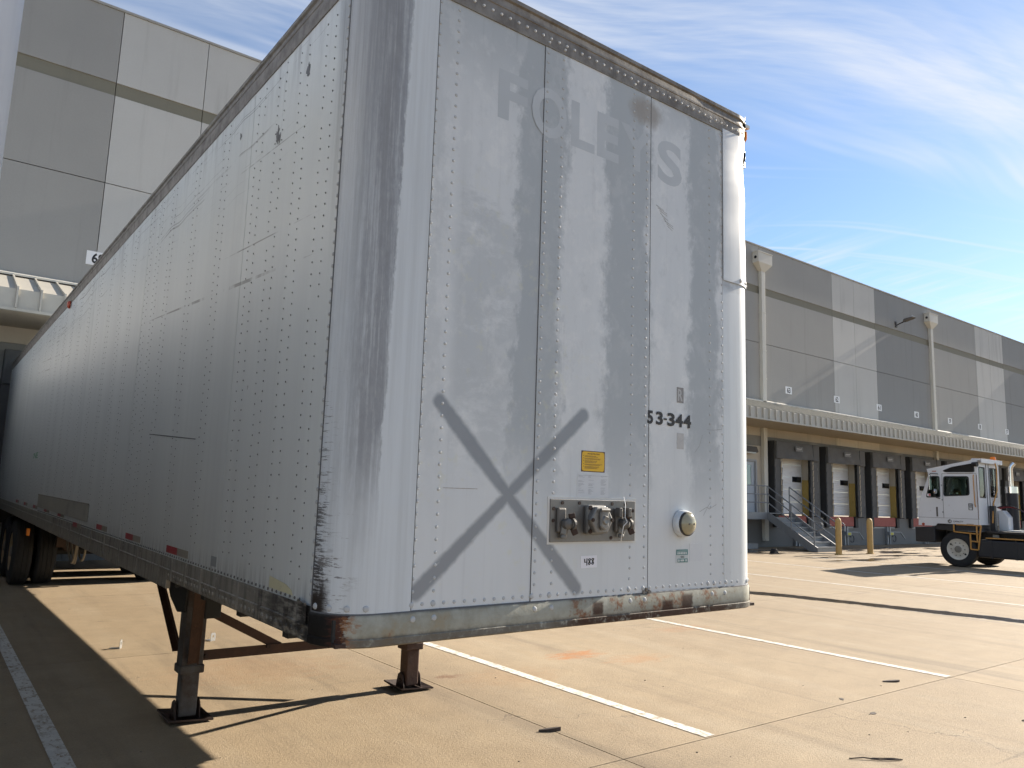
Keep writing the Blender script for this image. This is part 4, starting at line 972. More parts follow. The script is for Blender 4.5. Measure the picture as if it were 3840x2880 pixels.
for (yy, z0, z1, w_) in ((2.2, .79, .795, .9),):
    s = MB(); s.prism([(3.15, .905), (1.98, .832), (1.98, .838), (3.15, .911)], lambda u, v, t: (t, u, v), -.0033, -.0021); s.build('scratch', mat('bare_metal'), tr)
o = MB().lathe([(0, .05), (-.012, .05), (-.03, .035), (-.034, .001)], (-.012, 8.06, 2.70), 'x', 16).build('side_marker', mat('marker_red', color=(.35, .05, .015), rough=.3), tr, smooth=True)

# landing gear (given in world coordinates, converted to the trailer's frame)
def wmb(m): m.v = [tuple(wl(*p)) for p in m.v]; return m
GY = 3.305
def leg(gx, first):
    s = MB(); s.box(gx-.075, gx+.075, GY-.07, GY+.07, .36, 1.02); lg = wmb(s).build('landing_leg', M_RUST if not first else M_LEG, tr, bevel=.01)
    s = MB(); s.box(gx-.062, gx+.062, GY-.058, GY+.058, .03, .36); wmb(s).build('inner_tube', M_LEG if first else M_RUST, lg, bevel=.012)
    s = MB(); s.box(gx-.085, gx+.085, GY-.08, GY+.08, .325, .385); wmb(s).build('collar', M_LEG if first else M_RUST, lg, bevel=.01)
    s = MB(); n = 6; h = .155
    s.add([(gx-h, GY-h, .045), (gx+h, GY-h, .022), (gx+h, GY+h, .03), (gx-h, GY+h, .055), (gx-.1, GY-.1, .012), (gx+.1, GY-.1, .008), (gx+.1, GY+.1, .008), (gx-.1, GY+.1, .012),
           (gx-h, GY-h, .033), (gx+h, GY-h, .010), (gx+h, GY+h, .018), (gx-h, GY+h, .043), (gx-.1, GY-.1, .001), (gx+.1, GY-.1, .001), (gx+.1, GY+.1, .001), (gx-.1, GY+.1, .001)],
          [(0, 1, 5, 4), (1, 2, 6, 5), (2, 3, 7, 6), (3, 0, 4, 7), (4, 5, 6, 7), (8, 12, 13, 9), (9, 13, 14, 10), (10, 14, 15, 11), (11, 15, 12, 8), (12, 15, 14, 13), (0, 8, 9, 1), (1, 9, 10, 2), (2, 10, 11, 3), (3, 11, 8, 0)])
    ft = wmb(s).build('foot', M_RUSTD, lg)
    for sx in (-1, 1):
        s = MB(); s.prism([(-.07, .012), (.07, .012), (.04, .12), (0, .145), (-.04, .12)], lambda u, v, t: (t, GY+u, v), gx+sx*.078, gx+sx*.088); wmb(s).build('ear', M_RUSTD, ft, bevel=.003)
    s = MB(); s.cyl((gx-.1, GY, .075), (gx+.1, GY, .075), .018, 10); wmb(s).build('axle_pin', M_RUSTD, ft)
    return lg
leg(.45, True); leg(2.28, False)
def part(name, m, fn, bevel=0, parent=tr):
    s = MB(); fn(s); return wmb(s).build(name, m, parent, bevel=bevel)
cb = part('cross_brace', M_RUST, lambda s: (s.box(.52, 2.21, GY-.05, GY-.042, .405, .475), s.box(.52, 2.21, GY-.041, GY+.02, .405, .413)))
for (x, z) in ((.545, .435), (1.0, .465), (1.75, .46), (2.17, .435)):
    s = MB(); s.cyl((x, GY-.0505, z), (x, GY-.066, z), .016, 6); wmb(s).build('bolt', M_RUSTD, cb)
d1 = part('diagonal_brace', M_RUST, lambda s: s.bar((.50, GY-.028, .775), (1.10, GY-.028, .45), .062, .012, (0, 1, 0)))
part('diagonal_brace', M_RUST, lambda s: s.bar((2.22, GY-.028, .775), (1.62, GY-.028, .45), .062, .012, (0, 1, 0)))
for dbv in ((.555, .745),):
    s = MB(); s.cyl((dbv[0], GY-.036, dbv[1]), (dbv[0], GY-.05, dbv[1]), .016, 6); wmb(s).build('bolt', M_RUSTD, d1)
for gx in (.45, 2.28):
    part('rear_brace', M_RUST, lambda s: (s.bar((gx-.05, GY+.95, 1.0), (gx-.05, GY+.10, .46), .05, .012, (1, 0, 0)), s.bar((gx-.075, GY+.95, 1.0), (gx-.075, GY+.10, .46), .008, .05, (1, 0, 0))))
    part('gusset', M_BLK, lambda s: s.prism([(GY-.16, 1.03), (GY+.55, 1.03), (GY+.3, .82), (GY+.08, .74), (GY-.10, .76)], lambda u, v, t: (t, u, v), gx-.1, gx-.088))
for gx, sg in ((.45, -1), (2.28, 1)):
    part('front_brace', M_RUST, lambda s: (s.bar((gx, GY-.08, .40), (gx+sg*.10, GY-.46, .99), .075, .010, (0, 1, .6)), s.bar((gx+.035, GY-.06, .40), (gx+.035+sg*.10, GY-.44, .99), .008, .05, (0, 1, .6))))
part('gear_box', M_BLK, lambda s: s.box(.50, .62, GY-.08, GY+.08, .70, .92), .01)
part('crank_shaft', M_RUSTD, lambda s: s.cyl((.62, GY, .80), (2.21, GY, .80), .018, 8))
# running gear
def tyre(c, rad, wd, m_rim, parent, sgn, name='tyre', dish=.06, xf=None):
    h = wd/2; s = MB()
    s.lathe([(-h*.7, rad*.56), (-h*.98, rad*.62), (-h, rad*.8), (-h*.9, rad*.94), (-h*.72, rad*.99), (-h*.5, rad), (-h*.45, rad*.985), (-h*.40, rad), (-.05*h, rad), (0, rad*.985), (.05*h, rad), (h*.40, rad), (h*.45, rad*.985), (h*.5, rad), (h*.72, rad*.99), (h*.9, rad*.94), (h, rad*.8), (h*.98, rad*.62), (h*.7, rad*.56)], c, 'x', 40)
    if xf: s = xf(s)
    t = s.build(name, M_TYRE, parent, smooth=True)
    s = MB(); g_ = sgn
    pr = [(g_*h*.70, rad*.565), (g_*h*.90, rad*.60), (g_*h*.86, rad*.555), (g_*(h*.86-dish*.6), rad*.53), (g_*(h*.86-dish), rad*.45), (g_*(h*.86-dish), rad*.30), (g_*(h*.86-dish*.5), rad*.27), (g_*(h*.86-dish*.5), .001)]
    s.lathe(pr, c, 'x', 36); rim_ = (xf(s) if xf else s).build('rim', m_rim, t, smooth=True)
    s = MB(); cc = Vector(c)
    for i in range(10):
        a = 2*math.pi*i/10; p = cc + Vector((g_*(h*.86-dish), rad*.37*math.cos(a), rad*.37*math.sin(a))); s.cyl(p, p+Vector((g_*.03, 0, 0)), .018, 6)
    s.lathe([(g_*(h*.86-dish*.5), rad*.2), (g_*(h*.86-dish*.2), rad*.19), (g_*(h*.86+.01), rad*.13), (g_*(h*.86+.012), .001)], c, 'x', 18)
    (xf(s) if xf else s).build('hub', M_HUB, t)
    for i in range(2 if dish < .05 else 5):
        a = (.6 + math.pi*i) if dish < .05 else 2*math.pi*i/5; q = cc + Vector((g_*(h*.86-dish*.96), rad*.47*math.cos(a), rad*.47*math.sin(a))); s = MB(); s.cyl(q, q+Vector((g_*.012, 0, 0)), rad*.055, 12); (xf(s) if xf else s).build('hand_hole', M_BLK, t)
    return t
for ya in (12.32, 13.58):
    for (xc, sg) in ((.165, -1), (.50, 1), (W-.50, -1), (W-.165, 1)): tyre((xc, ya, .515), .515, .285, M_RIMT, tr, sg, xf=wmb)
    part('axle', M_BLK, lambda s: s.cyl((.3, ya, .52), (W-.3, ya, .52), .065, 14))
    for xc in (.72, W-.72):
        part('spring', M_RUSTD, lambda s: (s.bar((xc, ya-.5, .72), (xc, ya, .60), .09, .05), s.bar((xc, ya, .60), (xc, ya+.5, .72), .09, .05)))
        part('brake_chamber', M_RUSTD, lambda s: s.cyl((xc+.1, ya-.32, .62), (xc+.1, ya-.12, .60), .09, 14))
for xc in (.66, W-.66): part('slider_rail', M_RUSTD, lambda s: s.box(xc-.05, xc+.05, 10.6, 15.4, .86, 1.12))
for ya in (11.72, 12.95, 14.2):
    for xc in (.66, W-.66): part('spring_hanger', M_RUSTD, lambda s: s.prism([(-.12, .87), (.12, .87), (.06, .62), (-.06, .62)], lambda u, v, t: (t, ya+u, v), xc-.07, xc+.07))
part('air_tank', M_RUSTD, lambda s: s.cyl((.75, 10.8, .83), (1.75, 10.8, .83), .14, 18))
def hang(y0, y1, xc, zt_, zb, r_, nm, m, n=14):
    def fn(s): s.tube([(xc+.04*math.sin(3*i/n), y0+(y1-y0)*i/n, zt_-(zt_-zb)*math.sin(math.pi*i/n)**.8) for i in range(n+1)], r_, 7)
    return part(nm, m, fn)
M_HOSE = worn('hose_grey', (.17, .15, .12), .5, amt=.2)
hang(9.4, 10.6, .55, 1.02, .52, .014, 'air_hose', M_HOSE); hang(9.7, 10.5, .60, 1.02, .50, .014, 'air_hose', M_HOSE); hang(9.1, 10.2, .62, 1.02, .58, .014, 'air_hose', M_HOSE); hang(7.2, 7.9, .9, 1.02, .60, .013, 'air_hose', M_HOSE); hang(7.15, 7.95, .95, 1.02, .58, .012, 'air_hose', M_HOSE)
o = part('side_marker', mat('amber_lens'), lambda s: s.box(.02, .06, 10.2, 10.3, .89, .99), .01)
part('mud_flap', M_TYRE, lambda s: s.box(.03, .65, 14.4, 14.42, .2, .95)); part('mud_flap', M_TYRE, lambda s: s.box(W-.65, W-.03, 14.4, 14.42, .2, .95))

# ------------------------------------------------------------------ neighbouring trailer, only its front edge shows at the left border
nb = empty('semi_trailer', 'white semi trailer whose front edge shows at the left border', 'trailer', (-1.155-W, -.02, 1.10))
def m_nb():
    o = objco(); x, y, z = sep(o); st = noise(vmul(o, (14, 14, .6)), 1.0, 5, .65)
    c = mixc(sm(.45, .75, st)*.4, (.60, .62, .65), (.46, .48, .51)); return {'Base Color': c, 'Roughness': .42, 'Normal': bump(noise(o, 3, 2), .08, .03)}
M_NB = mat('neighbour_paint', m_nb)
sheet(front(RC, W-RC), ZP, ZTR+.01, -.004, .001).build('front_panel', M_NB, nb)
sheet(arc_r(12), ZP, ZTR+.01, -.004, .002).build('corner_panel', M_NB, nb, smooth=True); sheet(arc_l(12), ZP, ZTR+.01, -.004, .002).build('corner_panel', M_NB, nb, smooth=True)
sheet(side_r(RC, LEN), ZSP, ZTR+.01, -.004, .001).build('side_panel', M_NB, nb); sheet(side_l(LEN, RC), ZSP, ZTR+.01, -.004, .001).build('side_panel', M_NB, nb)
MB().sweep(loop_, prof).build('top_rail', M_RAIL, nb, smooth=True)
MB().sweep(loop_, [(-.02, -.03), (.01, -.03), (.01, .12), (-.02, .12)]).build('bottom_rail', M_BRAIL, nb)
s = MB(); s.box(.01, W-.01, .03, LEN-.02, ZT-.03, ZT-.01); s.build('roof', M_NB, nb)
s = MB(); s.box(.03, W-.03, .05, LEN-.05, .0, .10); s.build('floor', M_BLK, nb)
for gx in (.45, 2.14):
    s = MB(); s.box(gx-.07, gx+.07, 3.2, 3.34, -1.06, 0); lg = s.build('landing_leg', M_LEG, nb); s = MB(); s.box(gx-.15, gx+.15, 3.12, 3.42, -1.098, -1.07); s.build('foot', M_RUSTD, lg)
for ya in (12.32, 13.58):
    for (xc, sg) in ((.165, -1), (.50, 1), (W-.50, -1), (W-.165, 1)): tyre((xc, ya, .515-1.099), .515, .285, M_RIMT, nb, sg)

# ------------------------------------------------------------------ yard truck
TX, TY = 24.25, 8.08
tk = empty('yard_truck', 'white terminal tractor with amber beacon parked by the docks', 'truck', (TX, TY, 0))
M_TW_ = mat('truck_white', lambda: (lambda o: {'Base Color': mixc(sm(.60, .72, noise(o, 5, 6, .75))*.55, mulc(X_color((.66, .67, .69)), .92+.14*noise(o, 2, 3)), (.22, .15, .11)), 'Roughness': .4})(objco()))
M_TBLK = worn('truck_black', (.012, .013, .017), .5, amt=.3, scale=5, dirt=(.05, .045, .04), dirt_amt=.4)
M_TORG = worn('truck_orange_rail', (.50, .25, .06), .5, amt=.15, scale=9)
M_TRIM = mat('window_rubber', color=(.012, .012, .013), rough=.6)
def m_glass():
    pass
gm = bpy.data.materials.new('truck_glass'); gm.use_nodes = True; NT = gm.node_tree; NT.nodes.clear()
go = node('ShaderNodeOutputMaterial'); gl = node('ShaderNodeBsdfGlossy'); gl.inputs['Roughness'].default_value = .02; gl.inputs['Color'].default_value = (.9, .95, .95, 1)
gt = node('ShaderNodeBsdfTransparent'); gt.inputs['Color'].default_value = (.50, .58, .56, 1)
gf = node('ShaderNodeFresnel'); gf.inputs['IOR'].default_value = 1.5
gmx = node('ShaderNodeMixShader'); NT.links.new(gf.outputs[0], gmx.inputs[0]); NT.links.new(gt.outputs[0], gmx.inputs[1]); NT.links.new(gl.outputs[0], gmx.inputs[2]); NT.links.new(gmx.outputs[0], go.inputs[0])
def rnd(poly, r=.05, n=4):                  # round the corners of a polygon
    out = []; k = len(poly)
    for i in range(k):
        p0, p, p1 = Vector(poly[i-1]), Vector(poly[i]), Vector(poly[(i+1) % k])
        a = p + (p0-p).normalized()*min(r, (p0-p).length*.45); b = p + (p1-p).normalized()*min(r, (p1-p).length*.45)
        for j in range(n+1):
            t = j/n; out.append(tuple(a*(1-t)**2 + p*2*t*(1-t) + b*t*t))
    return out
def grow(poly, d):
    c = sum((Vector(p) for p in poly), Vector((0, 0)))/len(poly); return [tuple(Vector(p) + (Vector(p)-c).normalized()*d) for p in poly]
side_o = [(1.13, 1.21), (1.12, 1.50), (1.03, 2.05), (.76, 2.82), (.81, 2.99), (-.62, 3.27), (-.68, 3.25), (-.68, 1.29), (.56, 1.29), (.63, 1.21)]
qwin = rnd([(.68, 2.74), (.44, 2.74), (.44, 2.12), (.85, 2.11)], .06); dwin = rnd([(.29, 2.74), (-.41, 2.74), (-.41, 2.19), (.31, 2.15)], .07); twin = rnd([(.30, 2.94), (.05, 3.03), (-.57, 3.15), (-.58, 2.885), (.24, 2.89)], .05)
sidef = lambda u, v, t: (t, u, v)
for x0, x1 in ((0, .04), (1.54, 1.58)):
    s = MB(); s.holed(side_o, [qwin, dwin, twin], sidef, x0, x1); cs = s.build('cab_side', M_TW_, tk)
    for wn in (qwin, dwin, twin):
        s = MB(); s.holed(grow(wn, .028), [grow(wn, -.012)], sidef, x0-.008 if x0 == 0 else x1+.001, x0-.0005 if x0 == 0 else x1+.008); s.build('window_seal', M_TRIM, cs)
        s = MB(); s.prism(wn, sidef, (x0+x1)/2-.003, (x0+x1)/2+.003); g_ = s.build('window_pane', gm if wn is not twin else mat('tinted_glass', color=(.02, .02, .02), rough=.1), cs)
rf = lambda u, v, t: (u, t, v)
rw = [rnd([(.10, 2.13), (.52, 2.13), (.52, 3.03), (.10, 3.03)], .05), rnd([(.88, 2.16), (1.36, 2.16), (1.36, 3.03), (.88, 3.03)], .05)]
s = MB(); s.holed([(.041, 1.295), (1.539, 1.295), (1.539, 3.24), (.041, 3.24)], rw, rf, -.68, -.64); rwl = s.build('cab_rear', M_TW_, tk)
for wn in rw:
    s = MB(); s.holed(grow(wn, .025), [grow(wn, -.01)], rf, -.688, -.6805); s.build('window_seal', M_TRIM, rwl)
    s = MB(); s.prism(wn, rf, -.665, -.66); s.build('window_pane', gm, rwl)
for xx in (.62, .80):
    s = MB(); s.box(xx-.012, xx+.012, -.689, -.681, 1.35, 3.15); s.build('door_track', M_TRIM, rwl)
s = MB()                                                        # sloping front and roof skin between the sides
prof_ = [(1.13, 1.21), (1.12, 1.50), (1.03, 2.05)]
for a, b in zip(prof_[:-1], prof_[1:]): s.add([(.041, a[0], a[1]), (1.539, a[0], a[1]), (1.539, b[0], b[1]), (.041, b[0], b[1]), (.041, a[0]-.04, a[1]), (1.539, a[0]-.04, a[1]), (1.539, b[0]-.04, b[1]), (.041, b[0]-.04, b[1])], [(0, 1, 2, 3), (7, 6, 5, 4), (0, 4, 5, 1), (2, 6, 7, 3)])
s.build('cab_nose', M_TW_, tk)
s = MB(); s.bar((.79, 1.01, 2.07), (.79, .77, 2.80), 1.49, .008, (0, 1, 0)); s.build('windscreen', gm, tk)
s = MB(); s.add([(.041, .76, 2.82), (1.539, .76, 2.82), (1.539, .81, 2.99), (.041, .81, 2.99), (1.539, -.62, 3.27), (.041, -.62, 3.27), (1.539, -.62, 3.23), (.041, -.62, 3.23), (1.539, .74, 2.94), (.041, .74, 2.94)], [(0, 1, 2, 3), (3, 2, 4, 5), (5, 4, 6, 7), (7, 6, 8, 9)]); s.build('roof', M_TW_, tk)
s = MB(); s.box(.05, 1.60, -.78, -.50, 3.24, 3.30); s.box(.05, 1.60, -.79, -.775, 3.17, 3.30); s.build('roof_visor', M_TW_, tk)
s = MB(); s.box(.05, 1.53, -.63, 1.05, 1.30, 1.36); s.build('cab_floor', M_TBLK, tk)
s = MB(); s.box(.5, 1.0, -.45, .05, 1.36, 1.85); s.box(.5, 1.0, -.5, -.38, 1.85, 2.62); s.build('seat', mat('seat_dark', color=(.03, .03, .035), rough=.8), tk, bevel=.05)
s = MB(); s.lathe([(-.015, .22), (.015, .22), (.015, .19), (-.015, .19), (-.015, .22)], (0, 0, 0), 'z', 24); sw = s.build('steering_wheel', M_TRIM, tk); sw.location = (.75, .42, 2.12); sw.rotation_euler = (R(-38), 0, 0)
s = MB(); s.box(.1, 1.48, .62, .98, 1.37, 2.03); s.build('dashboard', M_TBLK, tk)
# door outline, lower skirt and trim on the near side
M_GAP = mat('panel_gap', color=(.10, .09, .085), rough=.8)
for (a, b, c_, d_) in ((.345, .355, 1.47, 2.84), (-.645, -.637, 1.30, 2.84), (-.645, .355, 2.835, 2.843), (-.68, 1.12, 1.462, 1.470)):
    s = MB(); s.box(-.004, -.0005, a, b, c_, d_); s.build('panel_gap', M_GAP, tk)
M_RUSTST = mat('rust_stain', m_rust((.16, .08, .05), (.30, .22, .17), (.10, .05, .03)))
for (a, b, c_, d_) in ((-.66, -.648, 1.48, 2.8), (-.55, .2, 2.846, 2.856), (-.50, -.30, 1.30, 1.315)):
    s = MB(); s.box(-.0032, -.0006, a, b, c_, d_); s.build('rust_streak', M_RUSTST, tk)
def yl(u, v, y0, y1, z0, z1): return (-.0045, y0+(y1-y0)*u, z0+(z1-z0)*v)
lettering('CAPACITY', lambda u, v: yl(u, v, .075, -.21, 1.345, 1.395), .02).build('maker_name', M_SIGNK, tk)
hx = [(.185+.062*math.cos(R(60*i+30)), 1.37+.062*math.sin(R(60*i+30))) for i in range(6)]; hx2 = [(.185+.046*math.cos(R(60*i+30)), 1.37+.046*math.sin(R(60*i+30))) for i in range(6)]
s = MB(); s.holed(hx, [hx2], sidef, -.0045, -.0006); s.build('maker_emblem', M_SIGNK, tk)
s = MB(); s.holed([(.185+.034*math.cos(R(t)), 1.37+.034*math.sin(R(t))) for t in range(220, 501, 20)] + [(.185+.02*math.cos(R(t)), 1.37+.02*math.sin(R(t))) for t in range(500, 219, -20)], [], sidef, -.0045, -.0006); s.build('maker_emblem', M_SIGNK, tk)
s = MB(); s.holed([(-.50, 1.73), (-.385, 1.73), (-.385, 1.93), (-.50, 1.93)], [[(-.485, 1.745), (-.40, 1.745), (-.40, 1.915), (-.485, 1.915)]], sidef, -.012, -.0006); hdl = s.build('door_handle', M_TRIM, tk)
s = MB(); s.box(-.009, -.0006, -.475, -.41, 1.80, 1.90); s.build('latch', M_GALV, hdl)
s = MB(); s.box(-.006, -.0006, .52, .57, 1.50, 1.80); s.build('vent', M_GAP, tk)
s = MB(); s.box(-.01, -.0006, .52, .64, 2.905, 2.93); s.build('clearance_lamp', mat('marker_red'), tk)
s = MB(); s.lathe([(-.03, .001), (-.028, .025), (-.02, .04), (-.0006, .045)], (0, .98, 1.25), 'x', 16); s.build('side_lamp', mat('marker_red'), tk, smooth=True)
s = MB(); s.box(-.004, -.0006, .72, .82, 2.13, 2.21); fl_ = s.build('window_sticker', M_SIGNW, tk)
s = MB(); s.box(-.0055, -.0042, .72, .775, 2.14, 2.20); s.build('sticker_print', mat('sticker_red', color=(.5, .1, .1), rough=.5), fl_)
for k, zz_ in enumerate((1.62, 2.0, 2.45)):
    s = MB(); s.box(-.02, -.0006, .355, .385, zz_, zz_+.05); s.build('hinge', M_GALV, tk)
s = MB(); s.tube([(-.01, -.57, 2.80), (-.05, -.575, 2.72), (-.05, -.585, 1.9), (-.01, -.59, 1.83)], .014); s.build('grab_rail', M_TORG, tk)
s = MB(); s.tube([(1.03, -.80, 3.20), (1.03, -.83, 3.0), (.98, -.83, 2.35), (.66, -.83, 1.95), (.60, -.80, 1.36)], .02); s.build('grab_rail', M_TORG, tk)
lettering('3', lambda u, v: (1.14+.07*u, -.6685, 2.22+.13*v), .02).build('window_number', M_SIGNW, tk)
ch_ = [(.98, 1.78), (1.03, 1.95), (1.08, 1.78), (1.06, 1.78), (1.03, 1.88), (1.0, 1.78)]
s = MB(); s.holed([(.95, 1.62), (1.11, 1.62), (1.11, 1.92), (1.03, 2.05), (.95, 1.92)], [[(.965, 1.635), (1.095, 1.635), (1.095, 1.915), (1.03, 2.02), (.965, 1.915)]], rf, -.685, -.6805); s.build('shield_emblem', M_SIGNK, tk)
s = MB(); s.prism([(.985, 1.88), (1.03, 1.96), (1.075, 1.88), (1.06, 1.88), (1.03, 1.93), (1.0, 1.88)], rf, -.685, -.6805); s.build('shield_emblem', M_SIGNK, tk)
lettering('DH', lambda u, v: (.93+.19*u, -.6835, 2.06+.07*v), .0).build('rear_letters', mat('faint_print'), tk)
s = MB(); s.tube([(-.01, .47, 2.83), (-.22, .60, 2.84), (-.24, .62, 2.79)], .012); s.tube([(-.01, .44, 2.06), (-.14, .48, 2.08), (-.24, .58, 2.32)], .012); s.build('mirror_arm', M_TRIM, tk)
s = MB(); s.box(-.30, -.16, .60, .64, 2.32, 2.80); mr = s.build('mirror', mat('mirror_back', color=(.55, .56, .57), rough=.2, metal=.9), tk, bevel=.012)
s = MB(); s.lathe([(-.02, .001), (-.02, .07), (.0, .085), (.02, .08)], (-.2, .48, 2.28), 'y', 16); s.build('convex_mirror', mat('mirror_back'), tk, smooth=True)
s = MB(); s.lathe([(0, .09), (.02, .085), (.09, .08), (.12, .06), (.125, .001)], (1.36, -.62, 3.30), 'z', 18); s.build('beacon', mat('beacon_amber', color=(.85, .20, .01), rough=.15), tk, smooth=True)
s = MB(); s.cyl((.0, -.55, 3.12), (-.02, -.7, 3.12), .06, 14, .075); s.build('work_light', M_TRIM, tk)
s = MB(); s.cyl((.5, .62, 3.02), (.5, .62, 3.06), .05, 12); s.build('roof_marker', mat('marker_red'), tk)
# chassis
s = MB(); s.box(.0, 2.40, .64, 1.25, .69, 1.16); s.build('front_bumper', M_TBLK, tk, bevel=.03)
s = MB(); s.box(.75, .86, -4.6, 1.0, .75, 1.05); s.build('frame_rail', M_TBLK, tk); s = MB(); s.box(1.60, 1.71, -4.6, 1.0, .75, 1.05); s.build('frame_rail', M_TBLK, tk)
s = MB(); s.box(.1, 1.58, -.60, .62, 1.10, 1.285); s.build('cab_mount', M_TBLK, tk)
s = MB(); s.box(1.62, 2.42, -.55, 1.2, 1.10, 1.75); s.build('engine_cover', M_TW_, tk, bevel=.04)
s = MB(); s.box(.02, .65, -2.6, -.55, .33, .86); tnk = s.build('fuel_tank', M_TBLK, tk, bevel=.05)
for yy in (-.95, -1.6, -2.2):
    s = MB(); s.box(.012, .66, yy-.03, yy+.03, .325, .868); s.build('tank_strap', M_TBLK, tnk)
s = MB(); s.box(.03, .62, -2.5, -.8, .90, .93); s.build('tank_step', M_TORG, tk)
s = MB(); s.box(.3, 2.2, -4.2, -.72, 1.06, 1.12); s.build('deck_plate', M_TBLK, tk)
s = MB(); s.box(.62, .76, -.86, -.72, 1.122, 1.88); s.build('deck_post', M_TBLK, tk)
s = MB(); s.box(.8, 1.5, -1.5, -1.0, 1.125, 1.16); s.build('deck_tread', M_TREAD, tk)
s = MB(); s.lathe([(0, .42), (.06, .42), (.08, .38)], (1.2, -3.0, 1.15), 'z', 24); s.build('fifth_wheel', M_TBLK, tk)
s = MB(); s.cyl((1.75, -.95, 1.12), (1.75, -.95, 2.30), .17, 18); s.build('muffler', M_TBLK, tk, smooth=True)
M_CHROME = mat('chrome', color=(.62, .63, .64), rough=.12, metal=1.0)
s = MB(); s.lathe([(2.30, .175), (2.50, .175), (2.51, .08)], (1.75, -.95, 0), 'z', 20); s.build('muffler_band', M_CHROME, tk, smooth=True)
s = MB(); s.tube([(1.75, -.95, 2.45), (1.75, -.95, 3.05), (1.76, -.98, 3.15), (1.80, -1.05, 3.24)], .068, 14); s.build('exhaust_stack', M_CHROME, tk, smooth=True)
s = MB(); s.cyl((1.95, -1.0, 1.6), (1.95, -1.0, 2.3), .04, 10); s.build('intake_pipe', M_CHROME, tk, smooth=True)
s = MB(); s.prism([(-.72, 1.12), (-1.0, 1.12), (-1.0, 1.55), (-.85, 1.75), (-.72, 1.75)], sidef, 1.25, 1.6); s.build('rear_box', M_TW_, tk, bevel=.02)
M_HRED = mat('hose_red', color=(.20, .012, .015), rough=.4)
for k, m_ in ((0, M_HRED), (1, M_HRED), (2, M_TRIM)):
    s = MB(); n = 12; s.tube([(1.3-.1*k, -.75-1.15*i/n, 1.80+.02*k - .65*(i/n)**2.2 + .12*math.sin(math.pi*i/n)) for i in range(n+1)], .016); s.build('air_hose', m_, tk, smooth=True)
s = MB(); s.box(1.0, 1.2, -2.05, -1.75, 1.122, 1.30); s.build('valve_box', mat('valve_red', color=(.16, .02, .02), rough=.5), tk, bevel=.02)
s = MB(); s.box(.60, .62, -.95, -.78, .90, 1.02); s.build('data_plate', M_GALV, tk)
# boarding steps
s = MB(); M_STY = M_TORG
for a, b in (((.0, .07, 1.28), (.0, .07, 1.06)), ((.0, .07, 1.06), (.0, -.62, 1.02)), ((.0, -.39, 1.04), (.0, -.39, .56)), ((.0, -.39, .56), (.0, -.60, .55)), ((.0, -.60, .55), (.0, -.70, 1.27)), ((.0, -.58, 1.28), (.0, -.58, .8)), ((.0, -.40, .80), (.0, -.62, .79)), ((.0, .0, 1.28), (.0, -.70, 1.275))): s.bar(a, b, .035, .035)
s.build('boarding_steps', M_STY, tk)
for (xc, yc, sg) in ((.16, 0, -1), (2.24, 0, 1)): tyre((xc, yc, .53), .53, .30, mat('rim_cream', m_rust((.60, .57, .50), (.52, .48, .40), (.20, .16, .12))), tk, sg, dish=.02 if True else .1)
for (xc, sg) in ((.20, -1), (.54, 1), (1.86, -1), (2.20, 1)): tyre((xc, -3.1, .53), .53, .29, mat('rim_cream'), tk, sg)
s = MB(); s.cyl((.3, 0, .53), (2.1, 0, .53), .07, 12); s.build('front_axle', M_TBLK, tk); s = MB(); s.cyl((.5, -3.1, .53), (1.9, -3.1, .53), .09, 12); s.build('rear_axle', M_TBLK, tk)
s = MB(); s.prism([(.70, 1.10), (-.66, 1.10), (-.66, 1.20), (-.3, 1.24), (.3, 1.24), (.66, 1.20)], sidef, .06, .6); s.build('fender', M_TBLK, tk)

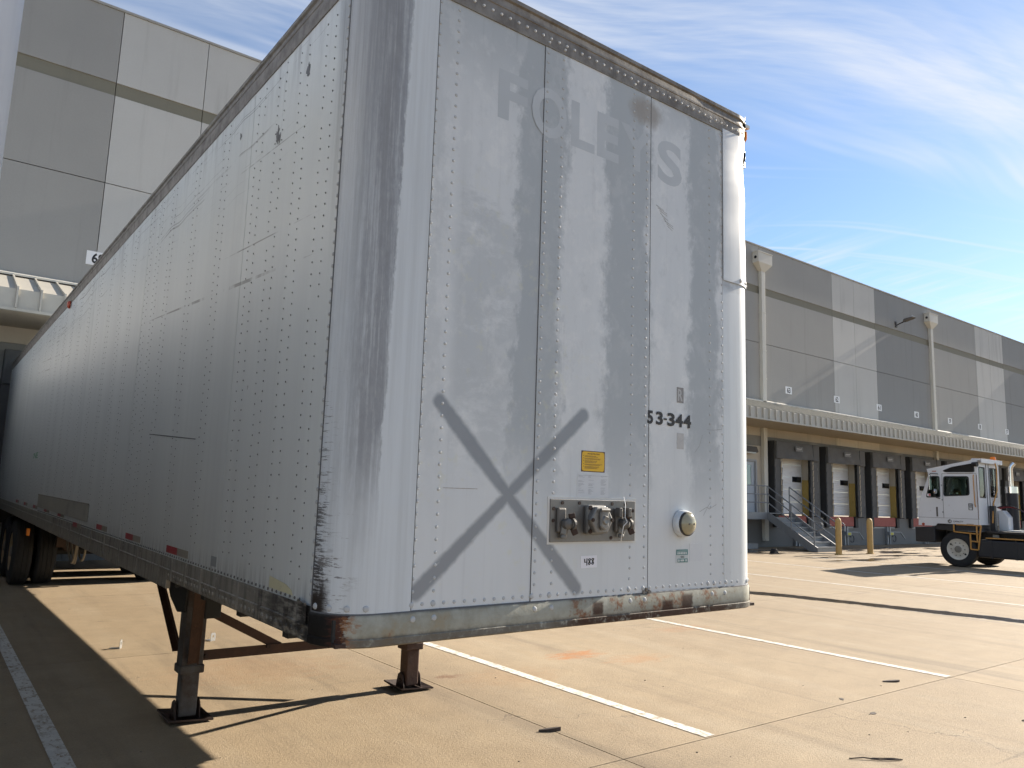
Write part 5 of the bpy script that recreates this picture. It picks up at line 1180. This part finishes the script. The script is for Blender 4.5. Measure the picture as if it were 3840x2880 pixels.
# ------------------------------------------------------------------ small things lying on the yard
def bracket(x, y, rz, lb):
    s = MB(); s.holed([(-.03, 0), (.03, 0), (.03, .07), (.018, .085), (-.018, .085), (-.03, .07)], [[(-.01, .035), (.01, .035), (.01, .06), (-.01, .06)]], lambda u, v, t: (u, t, v), -.002, .002); s.box(-.03, .03, .0021, .10, .001, .005)
    o = s.build('metal_bracket', mat('bracket_zinc', color=(.55, .56, .56), rough=.35, metal=.8)); o.location = (x, y, .001); o.rotation_euler = (0, 0, R(rz)); tag(o, lb, 'bracket', 'metal brackets under the trailer')
bracket(.56, 6.14, 60, 'small bright metal bracket at the edge of the trailer shadow'); bracket(1.47, 6.13, 20, 'small metal bracket in the sun seen right of the landing leg')
def chip(x, y, l, w_, rz, m, nm, lb, cat, h=.02):
    r_ = random.Random(int(x*100)); s = MB(); n = 7
    top = [(l/2*math.cos(2*math.pi*i/n)*r_.uniform(.75, 1.1), w_/2*math.sin(2*math.pi*i/n)*r_.uniform(.7, 1.1)) for i in range(n)]
    s.prism(top, lambda u, v, t: (u, v, t*(1+.8*u/l)), .0, h); o = s.build(nm, m); o.location = (x, y, .001); o.rotation_euler = (0, 0, R(rz)); tag(o, lb, cat)
M_SCRAP = mat('scrap_dark', color=(.06, .045, .038), rough=.8)
chip(2.53, 1.73, .17, .035, -25, M_SCRAP, 'wood_splinter', 'dark wood splinter beside the joint in the foreground', 'splinter')
chip(6.45, 1.23, .20, .05, -30, M_SCRAP, 'rubber_strip', 'dark flat rubber strip near the end of the far white line', 'rubber strip', .014)
chip(5.14, .73, .09, .05, 10, M_SCRAP, 'rubber_scrap', 'small dark rubber scrap in front of the slab joint', 'scrap', .003)
chip(5.35, 1.12, .08, .045, 40, M_SCRAP, 'rubber_scrap', 'small dark rubber scrap lying on the slab joint', 'scrap', .003)
chip(6.05, -.05, .08, .025, -20, M_SCRAP, 'bark_chip', 'dark bark chip in the lower right foreground', 'chip', .01)
s = MB(); s.tube([(0, 0, .006), (.10, .012, .012), (.2, -.004, .006), (.30, .006, .01), (.36, .02, .006)], .0045, 6); s.tube([(.36, .02, .006), (.30, .028, .009), (.16, .024, .006)], .004, 6)
o = s.build('wire_piece', M_SCRAP); o.location = (3.86, .22, 0); o.rotation_euler = (0, 0, R(-38)); tag(o, 'thin bent piece of wire in the foreground', 'wire')
r_ = random.Random(21); pb = MB()
for i in range(150):
    x, y = r_.uniform(-1, 14), r_.uniform(-1.5, 11); rr_ = r_.uniform(.003, .010); pb.dome((x, y, -.001), (0, 0, 1), rr_, rr_*.8, 5)
tag(pb.build('pebbles', mat('pebble', color=(.20, .16, .12), rough=.9)), 'tiny dark pebbles scattered over the concrete', 'pebbles', kind='stuff')
